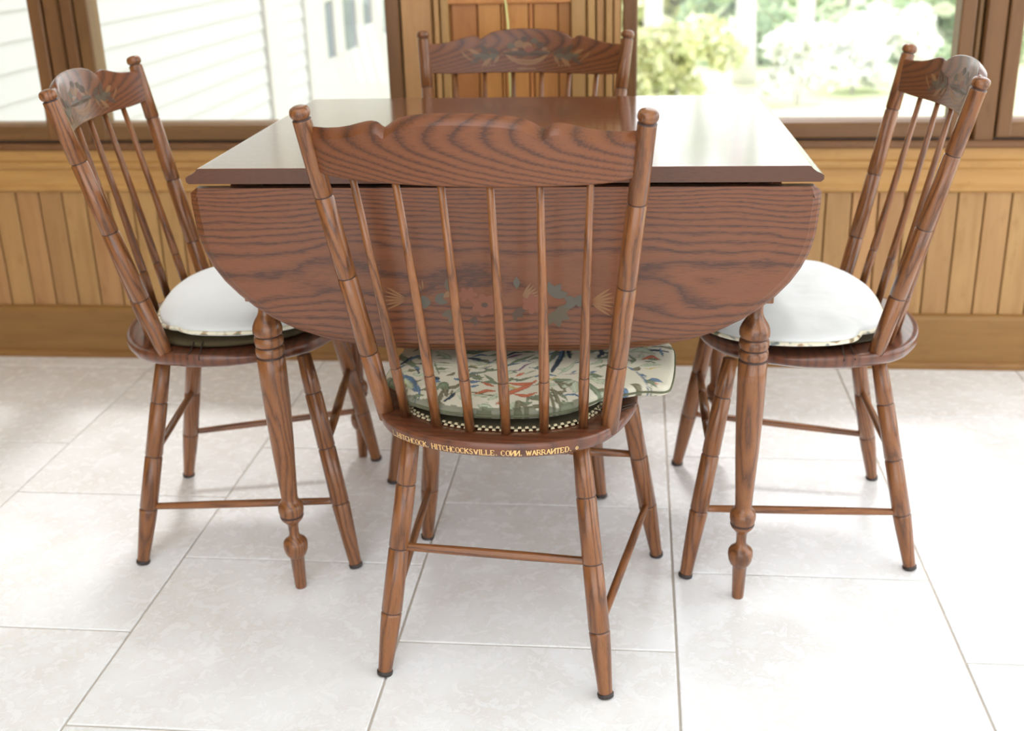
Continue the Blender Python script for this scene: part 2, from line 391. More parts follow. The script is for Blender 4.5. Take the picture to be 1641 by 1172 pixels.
# ------------------------------------------------------------------ rest of the room (outside the frame)
wt = empty('wall_back_upper', kind='structure')
box('wall_header', M['white'], (-2.6, YW, 2.26), (1.75, YW+0.1, 2.35), wt)
ce = empty('ceiling', kind='structure')
box('ceiling_board', M['ceil'], (-2.7, -2.6, 2.35), (-1.2, YW+0.15, 2.45), ce)
box('ceiling_board', M['ceil'], (0.45, -2.6, 2.35), (2.0, YW+0.15, 2.45), ce)
box('ceiling_board', M['ceil'], (-1.2, -2.6, 2.35), (0.45, -1.4, 2.45), ce)
box('ceiling_board', M['ceil'], (-1.2, 0.9, 2.35), (0.45, YW+0.15, 2.45), ce)
box('added_skylight_bar', M['honey_x'], (-1.2, -0.1, 2.35), (0.45, 0.0, 2.45), ce)  # spans an unseen skylight, added to bring extra light into the room
wl = box('wall_left', M['honey_z'], (-2.7, -2.6, 0), (-2.6, YW+0.1, 2.35), None, 0, 'structure')
wr = empty('wall_right', kind='structure')
for a, b in ((YW-0.05, YW+0.1), (1.15, 1.25), (-0.30, -0.20), (-1.8, -1.7)):
    box('door_post', M['honey_z'], (1.75, a, 0), (1.85, b, 2.35), wr, 0.004)
box('wall_panel', M['white'], (1.76, -2.6, 0), (1.84, -0.25, 2.35), wr)  # unseen, added to narrow the right opening and cut its light
box('door_sill', M['honey_x'], (1.75, -1.8, -0.02), (1.85, YW+0.1, 0.08), wr)
box('door_header', M['honey_x'], (1.75, -1.8, 2.15), (1.85, YW+0.1, 2.35), wr)
wfz = empty('wall_front', kind='structure')
box('wall_panel', M['white'], (-2.7, -2.6, 0), (-2.0, -2.5, 2.1), wfz)
box('wall_panel', M['white'], (-2.7, -2.6, 2.1), (2.0, -2.5, 2.35), wfz)

# ------------------------------------------------------------------ dining table
TX0, TX1, TY0, TY1, TR = -0.6438, 0.2582, 1.5255, 2.1847, 0.0174
TW, TD, TZ = TX1-TX0, TY1-TY0, 0.745
tb = empty('dining_table', 'brown stained drop-leaf dining table with turned legs and both leaves hanging', 'table', (TX0, TY0, 0), TR)
prof = [(0.004, 0.7225), (0, 0.726), (0, 0.7315), (0.004, 0.7345), (0.010, 0.737), (0.0155, 0.741), (0.0185, 0.7445), (0.021, TZ)]
full = prof + [(TW-a, z) for a, z in prof[::-1]]
n = len(full)
v = [(a, 0.0, z) for a, z in full] + [(a, 0.0012, z + (0.0 if 1 else 0)) for a, z in full]
v = [(a, 0.0, z) for a, z in full] + [(a, TD, z) for a, z in full]
f = [(i, (i+1) % n, n+(i+1) % n, n+i) for i in range(n)] + [tuple(range(n))[::-1], tuple(range(n, 2*n))]
me = mesh('tabletop', v, f); bm = bmesh.new(); bm.from_mesh(me); bmesh.ops.recalc_face_normals(bm, faces=bm.faces)
bmesh.ops.bevel(bm, geom=[e for e in bm.edges if abs(e.verts[0].co.y-e.verts[1].co.y) < 1e-6 and min(e.verts[0].co.z, e.verts[1].co.z) > TZ-1e-4], offset=0.0015, segments=2, profile=0.5, affect='EDGES')
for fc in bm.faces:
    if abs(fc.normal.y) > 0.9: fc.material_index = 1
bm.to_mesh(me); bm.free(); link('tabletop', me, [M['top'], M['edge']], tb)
def drop_leaf(y0, y1, sgn):
    half = [(0.0, 0.704), (0.0, 0.690), (0.0015, 0.672), (0.004, 0.645), (0.011, 0.618), (0.022, 0.594), (0.036, 0.573), (0.055, 0.552), (0.078, 0.532), (0.103, 0.515), (0.138, 0.497), (0.178, 0.484), (0.222, 0.475), (0.27, 0.469), (0.34, 0.4655), (0.45, 0.4645)]
    pts = [Vector((0.011, 0.7155)), Vector((0.0, 0.7065))]+[Vector(p) for p in half] + [Vector((TW-p[0], p[1])) for p in half[::-1]] + [Vector((TW, 0.7065)), Vector((TW-0.011, 0.7155))]
    # densify
    D = []
    for i, p in enumerate(pts):
        q = pts[(i+1) % len(pts)]; m_ = max(1, int((q-p).length/0.012))
        for j in range(m_): D.append(p.lerp(q, j/m_))
    if area(D) < 0: D = D[::-1]
    top = 0.7155
    def ins(d):
        r = inset(D, d)
        for i, p in enumerate(r):
            if D[i].y > 0.7154: p.y = D[i].y; p.x = min(max(p.x, 0.011), TW-0.011)
        return r
    ya, yb = (y0, y1)
    rings = [[(p.x, yb, p.y) for p in ins(0.0015)], [(p.x, yb+(ya-yb)*0.1, p.y) for p in D], [(p.x, ya-(ya-yb)*0.50, p.y) for p in D], [(p.x, ya-(ya-yb)*0.30, p.y) for p in ins(0.004)], [(p.x, ya-(ya-yb)*0.08, p.y) for p in ins(0.0110)], [(p.x, ya, p.y) for p in ins(0.013)]]
    o = loft('drop_leaf', rings, M['leaf'], tb)
    o.data.polygons.foreach_set('use_smooth', [False]*len(o.data.polygons))
    return o
df = drop_leaf(0.003, 0.021, 1)
drop_leaf(TD-0.003, TD-0.021, -1)
box('apron', M['top'], (0.075, 0.045, 0.655), (TW-0.075, 0.063, 0.7225), tb, 0.001)
box('apron', M['top'], (0.075, TD-0.063, 0.655), (TW-0.075, TD-0.045, 0.7225), tb, 0.001)
box('end_apron', M['top'], (0.060, 0.060, 0.63), (0.078, TD-0.060, 0.7225), tb, 0.001)
box('end_apron', M['top'], (TW-0.078, 0.060, 0.63), (TW-0.060, TD-0.060, 0.7225), tb, 0.001)
box('leaf_support', M['black'], (0.068, 0.024, 0.7165), (TW-0.068, 0.044, 0.7225), tb)  # support coloured near-black, standing in for the shaded gap under the top
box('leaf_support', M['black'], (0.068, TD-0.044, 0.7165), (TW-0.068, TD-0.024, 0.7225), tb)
G = 1
tl = [(0.000, .0092), (0.004, .0098), (0.062, .0118), (0.064, .0135), (0.067, .0160), (0.074, .0190), (0.083, .0203), (0.091, .0198), (0.0935, .0185), (0.0945, .0178), (0.097, .0150), (0.101, .0105), (0.104, .0088), (0.109, .0080), (0.122, .0084), (0.127, .0098), (0.131, .0130), (0.137, .0178), (0.1425, .0197, G), (0.1445, .0192, G), (0.1465, .0195), (0.153, .0209), (0.160, .0209), (0.166, .0190), (0.168, .0165), (0.172, .0142), (0.178, .0134), (0.20, .0145), (0.27, .0182), (0.34, .0210), (0.40, .0220), (0.4325, .0220, G), (0.4345, .0196, G), (0.4362, .0212), (0.4385, .0222), (0.444, .0228), (0.4485, .0222), (0.4500, .0198, G), (0.452, .0192, G), (0.4535, .0212), (0.456, .0225), (0.4615, .0230), (0.4665, .0222), (0.4680, .0196, G), (0.470, .0192, G), (0.4715, .0215), (0.474, .0230), (0.479, .0234), (0.485, .0226), (0.491, .0203), (0.497, .0168), (0.503, .0130), (0.508, .0110), (0.514, .0102), (0.519, .0102), (0.540, .0110)]
HL = 0.540
for u, w in ((0, 0), (1, 0), (0, 1), (1, 1)):
    bx, by, tx, ty = .0798, .0804, .0746, .0611
    fx = bx if u == 0 else TW-bx; fy = by if w == 0 else TD-by
    sx = tx+0.001 if u == 0 else TW-tx-0.001; sy = ty if w == 0 else TD-ty
    top_ = Vector((fx+(sx-fx)*HL/.482, fy+(sy-fy)*HL/.482, HL))
    lg = lathe('leg', (fx, fy, 0), top_, [(p[0]/HL,)+tuple(p[1:]) for p in tl], [M['turn'], M['groove']], tb, 32)
    bmm = box_bm((-0.0235, -0.0235, 0), (0.0235, 0.0235, 0.190), 0.002)
    for vv in bmm.verts:
        if vv.co.z < 0.02: vv.co.x *= 0.93; vv.co.y *= 0.93
    mm = bpy.data.meshes.new('leg_block'); bmm.to_mesh(mm); bmm.free()
    b = link('leg_block', mm, M['turn'], tb); b.location = (top_.x, top_.y, 0.5315)

# stencil shapes: flat painted motifs laid on a surface
SM = {'g': newmat('stencil_sage', srgb(84, 72, 54), 0.4), 'b': newmat('stencil_slate', srgb(82, 76, 64), 0.4), 'y': newmat('stencil_gold', srgb(130, 90, 54), 0.35),
      'r': newmat('stencil_rose', srgb(118, 68, 46), 0.4), 'd': newmat('stencil_olive', srgb(76, 54, 38), 0.4), 'l': newmat('stencil_pale', srgb(122, 88, 58), 0.4)}
keys = list(SM)
def stencil(name, shapes, surf, parent):
    v = []; f = []; mi = []
    for k, (c, cx, cz, rx, rz, rot, kind) in enumerate(shapes):
        off = 0.00025 + 0.00004*k/ max(1, len(shapes))*10
        base = len(v); N = 20; cr, sr = math.cos(rot), math.sin(rot)
        if kind == 'e':
            pts = [(rx*math.cos(2*PI*i/N), rz*math.sin(2*PI*i/N)) for i in range(N)]
        elif kind == 'l':      # pointed leaf
            pts = [(rx*(1-2*t), rz*math.sin(PI*t)) for t in [i/10 for i in range(11)]] + [(-rx*(1-2*t), -rz*math.sin(PI*t)) for t in [i/10 for i in range(1, 10)]]
        elif kind == 'a':      # arc band (smile)
            pts = [(rx*math.cos(PI+PI*i/12), rz*math.sin(PI+PI*i/12)) for i in range(13)] + [(0.86*rx*math.cos(PI+PI*i/12), 0.80*rz*math.sin(PI+PI*i/12)) for i in range(12, -1, -1)]
        if kind == 'a':
            n_ = 13
            for (a, b) in pts: v.append(surf(cx+a*cr-b*sr, cz+a*sr+b*cr, off))
            for i in range(12): f.append((base+i, base+i+1, base+24-i, base+25-i)); mi.append(keys.index(c))
        else:
            v.append(surf(cx, cz, off))
            for (a, b) in pts: v.append(surf(cx+a*cr-b*sr, cz+a*sr+b*cr, off))
            for i in range(len(pts)): f.append((base, base+1+i, base+1+(i+1) % len(pts))); mi.append(keys.index(c))
    me = mesh(name, v, f); o = link(name, me, [SM[k] for k in keys], parent)
    me.polygons.foreach_set('material_index', mi); o['kind'] = 'stuff'
    return o
rs = random.Random(4)
sh = []
def fan(cx, cz, n, r, w, a0, a1, c):
    for i in range(n):
        a = a0+(a1-a0)*i/max(1, n-1); sh.append((c, cx+math.cos(a)*r*0.6, cz+math.sin(a)*r*0.6, r*0.45, w, a, 'l'))
def leafy(cx, cz, r, rot, c='g', k=3):
    for i in range(k):
        a = rot + (i-(k-1)/2)*0.8; sh.append((c, cx+math.cos(a)*r*0.5, cz+math.sin(a)*r*0.5, r*0.55, r*0.28, a, 'l'))
fan(0.312, 0.548, 6, 0.036, 0.0016, PI-0.55, PI+0.45, 'y'); fan(0.578, 0.545, 7, 0.036, 0.0018, -0.6, 0.6, 'y'); fan(0.335, 0.560, 3, 0.018, 0.0012, 1.6, 2.6, 'l')
leafy(0.345, 0.544, 0.020, PI, 'b', 2); leafy(0.352, 0.546, 0.018, 0.3, 'b', 2); leafy(0.372, 0.562, 0.018, 1.2, 'g', 2); leafy(0.380, 0.530, 0.020, -2.0, 'g', 3); leafy(0.365, 0.552, 0.016, 0.6, 'l', 1)
for i in range(7):
    a = 2*PI*i/7; sh.append(('r', 0.425+0.011*math.cos(a), 0.540+0.009*math.sin(a), 0.009, 0.006, a, 'e'))
sh.append(('d', 0.425, 0.540, 0.005, 0.004, 0, 'e'))
for i in range(6):
    a = 2*PI*i/6; sh.append(('r', 0.400+0.008*math.cos(a), 0.556+0.005*math.sin(a), 0.007, 0.004, a, 'e'))
leafy(0.473, 0.566, 0.017, PI/2, 'b', 1); fan(0.478, 0.550, 5, 0.028, 0.0016, 0.2, 1.0, 'l'); leafy(0.470, 0.532, 0.016, -0.8, 'd', 3)
for i in range(7):
    a = 2*PI*i/7; sh.append(('r', 0.497+0.010*math.cos(a), 0.542+0.008*math.sin(a), 0.008, 0.005, a, 'e'))
leafy(0.525, 0.554, 0.022, 1.0, 'b', 3); leafy(0.528, 0.530, 0.024, -0.9, 'g', 4); leafy(0.560, 0.545, 0.020, PI, 'b', 2); leafy(0.556, 0.546, 0.018, 0.1, 'b', 2); leafy(0.412, 0.520, 0.012, -2.2, 'd', 2)
stencil('painted_flowers', sh, lambda a, b, o: (a, 0.003-o, b), df)

# ------------------------------------------------------------------ dining chairs
CN = ['fx_r', 'fy_r', 'tx_r', 'ty_r', 'fx_f', 'fy_f', 'tx_f', 'ty_f', 'zs', 'r1', 'r2', 'r3', 'f1', 'f2', 'f3', 'px', 'py', 'zp', 'qx', 'qy', 'H', 'p1', 'p2', 'p3', 'bow']
CH = [([0.1684, 0.2269, 0.1206, 0.1522, 0.2112, -0.1697, 0.1543, -0.091, 0.4011, 0.2975, 0.2, 0.1002, 0.3184, 0.217, 0.1151, 0.1657, 0.1528, 0.4193, 0.2195, 0.2388, 0.8557, 0.7366, 0.6194, 0.5008, -0.0016], [-0.1818, 1.5922, 3.0481]),
      ([0.1677, 0.2269, 0.1139, 0.1498, 0.2096, -0.1576, 0.1526, -0.0892, 0.3992, 0.2954, 0.1989, 0.1029, 0.3182, 0.2207, 0.12, 0.167, 0.141, 0.4207, 0.2216, 0.239, 0.846, 0.7331, 0.6173, 0.499, -0.0016], [-0.6695, 1.861, 1.7057]),
      ([0.1659, 0.2286, 0.1156, 0.1485, 0.2125, -0.1595, 0.1558, -0.0904, 0.3999, 0.2954, 0.1981, 0.1002, 0.3196, 0.2202, 0.121, 0.1661, 0.1433, 0.4192, 0.2236, 0.2396, 0.8455, 0.7316, 0.615, 0.4993, -0.0027], [0.2512, 1.8881, -1.5689]),
      ([0.168, 0.2279, 0.1201, 0.1486, 0.2135, -0.1622, 0.1539, -0.0887, 0.3999, 0.296, 0.1984, 0.1003, 0.3184, 0.2199, 0.1198, 0.1728, 0.1434, 0.4163, 0.2173, 0.241, 0.8542, 0.7408, 0.6166, 0.4982, -0.0008], [-0.2576, 2.1306, -0.0934])]
LAB = ['nearest spindle-back chair, plain back towards us, gold lettering along its seat edge',
       'brown spindle-back chair at the left end of the table, facing right',
       'brown spindle-back chair at the right end of the table, facing left',
       'farthest spindle-back chair, only its painted top rail showing beyond the table']
def ringed(z0, z1, rad, rings, gw=0.0016, gd=0.0014, cap=True):
    """radius profile rad [(z, r)...] with dark turned grooves at the given heights"""
    zs = set([z0, z1] + [z for z, r in rad if z0 < z < z1]); P_ = []
    for r in rings: zs |= {r-gw*1.6, r-gw*0.6, r+gw*0.6, r+gw*1.6}
    for z in sorted(zs):
        rr = interp(rad, z); near = min([abs(z-r) for r in rings] or [9])
        g = 0
        if near < gw*0.8: rr -= gd
        P_.append([z, rr, 0])
    for i, p in enumerate(P_[:-1]):
        if any(abs((p[0]+P_[i+1][0])/2-r) < gw*1.0 for r in rings): p[2] = 1
    return [((z-z0)/(z1-z0), r, g) for z, r, g in P_]
SEAT = [(0, .237), (.04, .2345), (.075, .227), (.112, .212), (.15, .185), (.172, .150), (.186, .110), (.1925, .07), (.192, .03), (.185, -.005), (.172, -.045), (.152, -.082), (.125, -.112), (.085, -.134), (.04, -.144), (0, -.146)]
seat_out = resample(catmull([Vector(p) for p in SEAT] + [Vector((-a, b)) for a, b in SEAT[-2:0:-1]], 6), 144)
if area(seat_out) < 0: seat_out = seat_out[::-1]
def seat_edge_y(x):
    best = None
    for i in range(len(seat_out)):
        a, b = seat_out[i-1], seat_out[i]
        if a.y > 0.05 and (a.x-x)*(b.x-x) <= 0 and a.x != b.x:
            return a.y+(b.y-a.y)*(x-a.x)/(b.x-a.x)
    return 0.2
TOPZ = [(0, .857), (.03, .8563), (.055, .8542), (.068, .8518), (.078, .849), (.086, .845), (.093, .8402), (.0985, .8365), (.0995, .8363), (.103, .8405), (.108, .8432), (.115, .8440), (.122, .8432), (.133, .8402), (.148, .8358), (.165, .8322), (.185, .8300), (.21, .8295)]
def build_chair(ci):
    c = dict(zip(CN, CH[ci][0])); x, y, th = CH[ci][1]
    ch = empty('dining_chair', LAB[ci], 'chair', (x, y, 0), th, 'spindle-back chairs around the table')
    def legp(e, sx, z):
        t = z/c['zs']; return Vector((sx*(c['fx_'+e]*(1-t)+c['tx_'+e]*t), c['fy_'+e]*(1-t)+c['ty_'+e]*t, z))
    # seat
    zt, zb = 0.403, 0.3755
    def lp(d, z): return [(p.x, p.y, z) for p in inset(seat_out, d)]
    def wave(p): return 0.0055*math.exp(-((p[1]+0.015)/0.055)**2)*min(1, max(0, (abs(p[0])-0.1)/0.06))
    rings = [lp(0.055, zb), lp(0.022, zb), lp(0.012, zb+0.002), lp(0.005, zb+0.0065), lp(0.0008, zb+0.013), lp(0, zb+0.018)]
    for d, z in ((0.0, zt-0.003), (0.001, zt-0.001), (0.003, zt), (0.012, zt)):
        rings.append([(p[0], p[1], p[2]-wave(p)) for p in lp(d, z)])
    for s, dz in ((0.8, 0.003), (0.62, 0.007), (0.4, 0.010), (0.2, 0.011), (0.03, 0.011)):
        b = lp(0.012, zt); rings.append([(p[0]*s, 0.01+(p[1]-0.01)*s, zt-dz*(1 if p[1] < 0.13 else 0.4)) for p in b])
    st = loft('seat', rings, M['seat'], ch)
    if ci == 0: lettering(st)
    # legs
    for sx in (1, -1):
        for e in ('r', 'f'):
            z1 = 0.384
            rad = [(0, .0100), (0.006, .0105), (0.02, .0112), (c[e+'3']-0.03, .0145), (c[e+'3']-0.004, .0156), (c[e+'3'], .0156), (c[e+'2'], .0150), (c[e+'1'], .0146), (z1, .0118)]
            rings_ = [c[e+'1'], c[e+'2'], c[e+'3']]
            l = lathe('leg', legp(e, sx, 0.0), legp(e, sx, z1), ringed(0, z1, rad, rings_), [M['turn'], M['groove']], ch, 24, roll=rs.random()*6)
            cp = lathe('foot_cap', (0, 0, 0.0), (0, 0, 0.0075), [(0, .0105), (0.12, .0118), (0.75, .0122), (0.9, .0114), (1, .0102)], M['cap'], l, 20)
            cp['label'] = 'dark plastic foot cap'
    def stretch(a, b, r=0.0068, name='stretcher', bamboo=False):
        L = (b-a).length
        if bamboo:
            rad = [(0, .0055), (L*.3, .0082), (L*.5, .0088), (L*.7, .0082), (L, .0055)]
            pr = ringed(0, L, rad, [L*.33, L*.67])
        else: pr = [(0, .0052), (0.06, .006), (0.3, r), (0.7, r), (0.94, .006), (1, .0052)]
        lathe(name, a, b, pr, [M['turn'], M['groove']], ch, 16, roll=rs.random()*6)
    stretch(legp('r', 1, c['r2']+0.002), legp('r', -1, c['r2']+0.002), name='rear_stretcher')
    stretch(legp('f', 1, c['f2']+0.002), legp('f', -1, c['f2']+0.002), name='front_stretcher', bamboo=True)
    for sx in (1, -1): stretch(legp('r', sx, c['r3']+0.003), legp('f', sx, c['f3']+0.003), name='side_stretcher')
    # posts
    def pp(sx, z):
        t = (z-c['zp'])/(c['H']-c['zp']); return Vector((sx*(c['px']*(1-t)+c['qx']*t), c['py']*(1-t)+c['qy']*t, z))
    for sx in (1, -1):
        a, b = pp(sx, 0.392), pp(sx, c['H']+0.001); L = (b-a).length; k = L/(b.z-a.z)
        tz = lambda z: (z-a.z)*k
        rad = [(0, .0125), (tz(0.42), .0132), (tz(0.5), .0137), (tz(0.65), .0133), (tz(0.8), .0124), (L-0.020, .0122)]
        P_ = ringed(0, L-0.018, rad, [tz(c['p1']), tz(c['p2']), tz(c['p3'])])
        P_ = [(p[0]*(L-0.018)/L, p[1], p[2]) for p in P_]; P_[-1] = (P_[-1][0], P_[-1][1], 1)
        for h, r, g in ((-0.0172, .0100, 1), (-0.0155, .0098, 0), (-0.0140, .0118, 0), (-0.0115, .0131, 0), (-0.008, .0133, 0), (-0.005, .0127, 0), (-0.0025, .0112, 0), (-0.0008, .0080, 0), (0, .0035, 0)):
            P_.append((1+h/L, r, g))
        lathe('back_post', a, b, P_, [M['turn'], M['groove']], ch, 28, roll=rs.random()*6)
    # spindles
    for s in (1, -1):
        for x0, x1 in ((0.0255, 0.0309), (0.0765, 0.0913), (0.128, 0.1517)):
            a = Vector((s*x0, 0.2-2.2*x0*x0, 0.398)); b = Vector((s*x1, 0.273-1.0*x1*x1+0.001, 0.776)); L = (b-a).length
            rad = [(0, .0066), (L*0.2, .0075), (L*0.25, .0074), (L*.6, .0058), (L, .0045)]
            lathe('spindle', a, b, ringed(0, L, rad, [L*0.235], 0.0014, 0.0009), [M['turn'], M['groove']], ch, 16, roll=rs.random()*6, bow=-0.002)
    # crest rail
    dz = c['H']-0.8557
    def ym(xx, z):
        t = (z-dz*0.5-c['zp'])/(c['H']-c['zp']); yl = c['py']*(1-t)+c['qy']*t; return yl + 0.005 + 0.045*(1-(xx/0.2)**2)
    NX = 128; rg = []
    for i in range(NX+1):
        s = -1+2*i/NX; s = s if abs(s) < 0.999 else math.copysign(0.999, s)
        zb_ = 0.767 + dz*0.4 + 0.005*max(0, (abs(s)-0.72)/0.28)**1.5
        xb = s*abs(pp(1, zb_).x); xt = s*abs(pp(1, 0.83).x)
        zt_ = interp(TOPZ, abs(xt)) + dz*0.8
        k = 0.009*(1-max(0, (abs(s)-0.885)/0.115)*0.72)     # the ends thin down into the posts on the back
        R_ = []
        def P3(z, off):
            t = (z-zb_)/(zt_-zb_); xx = xb+(xt-xb)*t; return (xx, ym(xx, z)+off, z)
        R_ += [P3(zb_+0.0015, -0.009), P3(zb_+(zt_-zb_)*0.5, -0.009), P3(zt_-0.004, -0.009), P3(zt_-0.0012, -0.0083), P3(zt_, -0.0065)]
        kb = 0.0125
        for a in (0.15, 0.4, 0.65, 0.85, 1.0):
            R_.append(P3(zt_-kb*(0.25*(1-math.cos(a*PI/2))+0.75*a**1.15), -0.0065+(k+0.0065)*a))
        R_ += [P3(zt_-kb-0.002, k), P3(zb_+(zt_-zb_)*0.4, k), P3(zb_+0.0015, k), P3(zb_, k-0.0015), P3(zb_, -0.0075)]
        rg.append(R_)
    cr = loft('crest_rail', rg, M['crest'], ch)
    bm = bmesh.new(); bm.from_mesh(cr.data)
    for e in bm.edges:
        if len(e.link_faces) == 2 and e.calc_face_angle(0) > 0.5: e.smooth = False
    bm.to_mesh(cr.data); bm.free()
    if ci > 0:
        S_ = []
        def add(cc, a, b, rx, rz, r=0, k='e'): S_.append((cc, a, b+dz, rx, rz, r, k))
        add('d', 0, .8075, .052, .006, 0, 'e'); add('y', 0, .812, .050, .022, 0, 'a'); add('y', 0, .803, .042, .018, 0, 'a'); add('l', 0, .796, .030, .013, 0, 'a'); add('y', 0, .776, .022, .0018, 0, 'e')
        for a, b, r, cc in ((-.034, .822, .009, 'g'), (-.018, .826, .010, 'l'), (0, .822, .011, 'y'), (.016, .832, .008, 'g'), (.028, .824, .009, 'd'), (-.006, .836, .008, 'd'), (.005, .815, .010, 'r'), (-.026, .813, .007, 'y'), (.038, .816, .006, 'l')): add(cc, a, b, r, r*.7)
        for s in (1, -1):
            for i, (a, b, r, w, ro) in enumerate(((.070, .812, .016, .006, .5), (.078, .800, .018, .007, -.3), (.090, .815, .016, .006, .9), (.098, .803, .018, .0065, .1), (.085, .790, .014, .005, -.7), (.108, .794, .014, .005, -.5), (.112, .812, .013, .004, .4), (.064, .795, .010, .004, -1.0))):
                add(('d', 'g', 'd', 'g', 'y', 'd', 'y', 'l')[i], s*a, b, r, w, ro*s, 'l')
            for i in range(5): add('y', s*(.118+.004*i), .800+.003*i-.004, .009, .0008, s*(0.7+.1*i), 'l')
            for i in range(4): add('l', s*(.070+.007*i), .784, .0022, .0022)
        def sf(a, b, o): return (a, ym(a, b)-0.009-o, b)
        stencil('painted_fruit_basket', S_, sf, cr)
    return ch

GL = {'L': [((0, 0), (0, 1)), ((0, 0), (.6, 0)), ((.6, 0), (.6, .22))], 'H': [((0, 0), (0, 1)), ((.65, 0), (.65, 1)), ((0, .5), (.65, .5))], 'I': [((.15, 0), (.15, 1))],
      'T': [((.32, 0), (.32, 1)), ((0, 1), (.64, 1)), ((0, 1), (0, .8)), ((.64, 1), (.64, .8))], 'C': [((.6, .82), (.42, 1)), ((.42, 1), (.2, 1)), ((.2, 1), (0, .75)), ((0, .75), (0, .25)), ((0, .25), (.2, 0)), ((.2, 0), (.42, 0)), ((.42, 0), (.6, .18))],
      'O': [((.2, 1), (.45, 1)), ((.45, 1), (.65, .75)), ((.65, .75), (.65, .25)), ((.65, .25), (.45, 0)), ((.45, 0), (.2, 0)), ((.2, 0), (0, .25)), ((0, .25), (0, .75)), ((0, .75), (.2, 1))],
      'K': [((0, 0), (0, 1)), ((.62, 1), (0, .42)), ((.2, .6), (.65, 0))], 'S': [((.55, .82), (.4, 1)), ((.4, 1), (.15, 1)), ((.15, 1), (.02, .78)), ((.02, .78), (.55, .3)), ((.55, .3), (.42, 0)), ((.42, 0), (.15, 0)), ((.15, 0), (.0, .18))],
      'V': [((0, 1), (.33, 0)), ((.33, 0), (.66, 1))], 'E': [((0, 0), (0, 1)), ((0, 1), (.55, 1)), ((0, .5), (.42, .5)), ((0, 0), (.55, 0)), ((.55, 1), (.55, .82)), ((.55, 0), (.55, .2))],
      'N': [((0, 0), (0, 1)), ((.65, 0), (.65, 1)), ((0, 1), (.65, 0))], 'И': [((0, 0), (0, 1)), ((.65, 0), (.65, 1)), ((0, 0), (.65, 1))],
      'W': [((0, 1), (.25, 0)), ((.25, 0), (.45, .9)), ((.45, .9), (.65, 0)), ((.65, 0), (.9, 1))], 'A': [((0, 0), (.33, 1)), ((.33, 1), (.66, 0)), ((.13, .38), (.53, .38))],
      'R': [((0, 0), (0, 1)), ((0, 1), (.42, 1)), ((.42, 1), (.55, .75)), ((.55, .75), (.42, .5)), ((.42, .5), (0, .5)), ((.3, .5), (.65, 0))], 'D': [((0, 0), (0, 1)), ((0, 1), (.4, 1)), ((.4, 1), (.62, .7)), ((.62, .7), (.62, .3)), ((.62, .3), (.4, 0)), ((.4, 0), (0, 0))],
      '.': [((.05, .08), (.2, .08))], ' ': [], '®': [((.25, .1), (.45, .1)), ((.45, .1), (.6, .3)), ((.6, .3), (.6, .5)), ((.6, .5), (.45, .7)), ((.45, .7), (.25, .7)), ((.25, .7), (.1, .5)), ((.1, .5), (.1, .3)), ((.1, .3), (.25, .1)), ((.28, .25), (.28, .55)), ((.28, .55), (.42, .5)), ((.42, .5), (.28, .4)), ((.34, .4), (.44, .25))]}
def lettering(parent):
    txt = 'L.HITCHCOCK. HITCHCOCKSVILLE. COИИ. WARRAИTED. ®'
    wid = [{'I': .3, '.': .25, ' ': .35, 'W': .9}.get(ch_, .65)+.2 for ch_ in txt]
    tot = sum(wid)
    # arc length table along the rear edge from +x to -x
    xs = [0.1395-0.2680*i/200 for i in range(201)]; pts = [Vector((a, seat_edge_y(a))) for a in xs]; s = [0]
    for a, b in zip(pts, pts[1:]): s.append(s[-1]+(b-a).length)
    def at(d):
        i = 0
        while i < 199 and s[i+1] < d: i += 1
        t = (d-s[i])/(s[i+1]-s[i]); p = pts[i].lerp(pts[i+1], t); tg = (pts[i+1]-pts[i]).normalized()
        return p, Vector((-tg.y, tg.x))
    sc = s[-1]/tot; hh = 0.0078; v = []; f = []; cur = 0
    for ch_, w in zip(txt, wid):
        segs = list(GL[ch_])
        ser = []
        for (a, b) in segs:
            if ch_ not in 'CSO.®D' and abs(a[0]-b[0]) < 0.01 and abs(a[1]-b[1]) > .8:
                for e in (a, b): ser.append(((e[0]-.13, e[1]), (e[0]+.13, e[1])))
        for k, (a, b) in enumerate(segs+ser):
            thin = 0.07 if k >= len(segs) else (0.10 if abs(a[1]-b[1]) > .35 else 0.06)
            if ch_ == '.': thin = .12
            if ch_ == '®': thin = .05
            A = Vector((a[0]*sc+cur*sc, a[1]*hh)); B = Vector((b[0]*sc+cur*sc, b[1]*hh)); dd = (B-A)
            if dd.length < 1e-6: continue
            nn = Vector((-dd.y, dd.x)).normalized()*thin*0.0075; base = len(v)
            for q in (A+nn, A-nn, B-nn, B+nn):
                p, nr = at(min(max(q.x, 0), s[-1]-1e-5)); nr = nr if nr.y > 0 else -nr
                z = 0.3856+q.y; t_in = 0.0
                if z < 0.3935: t_in = 0.0008*(0.3935-z)/0.005
                p2 = p+nr*(0.0005-t_in*0.9); v.append((p2.x, p2.y, z))
            f.append((base, base+1, base+2, base+3))
        cur += w
    me = mesh('gold_lettering', v, f); o = link('gold_lettering', me, M['gold'], parent); o['kind'] = 'stuff'
    return o
for ci in range(4): build_chair(ci)

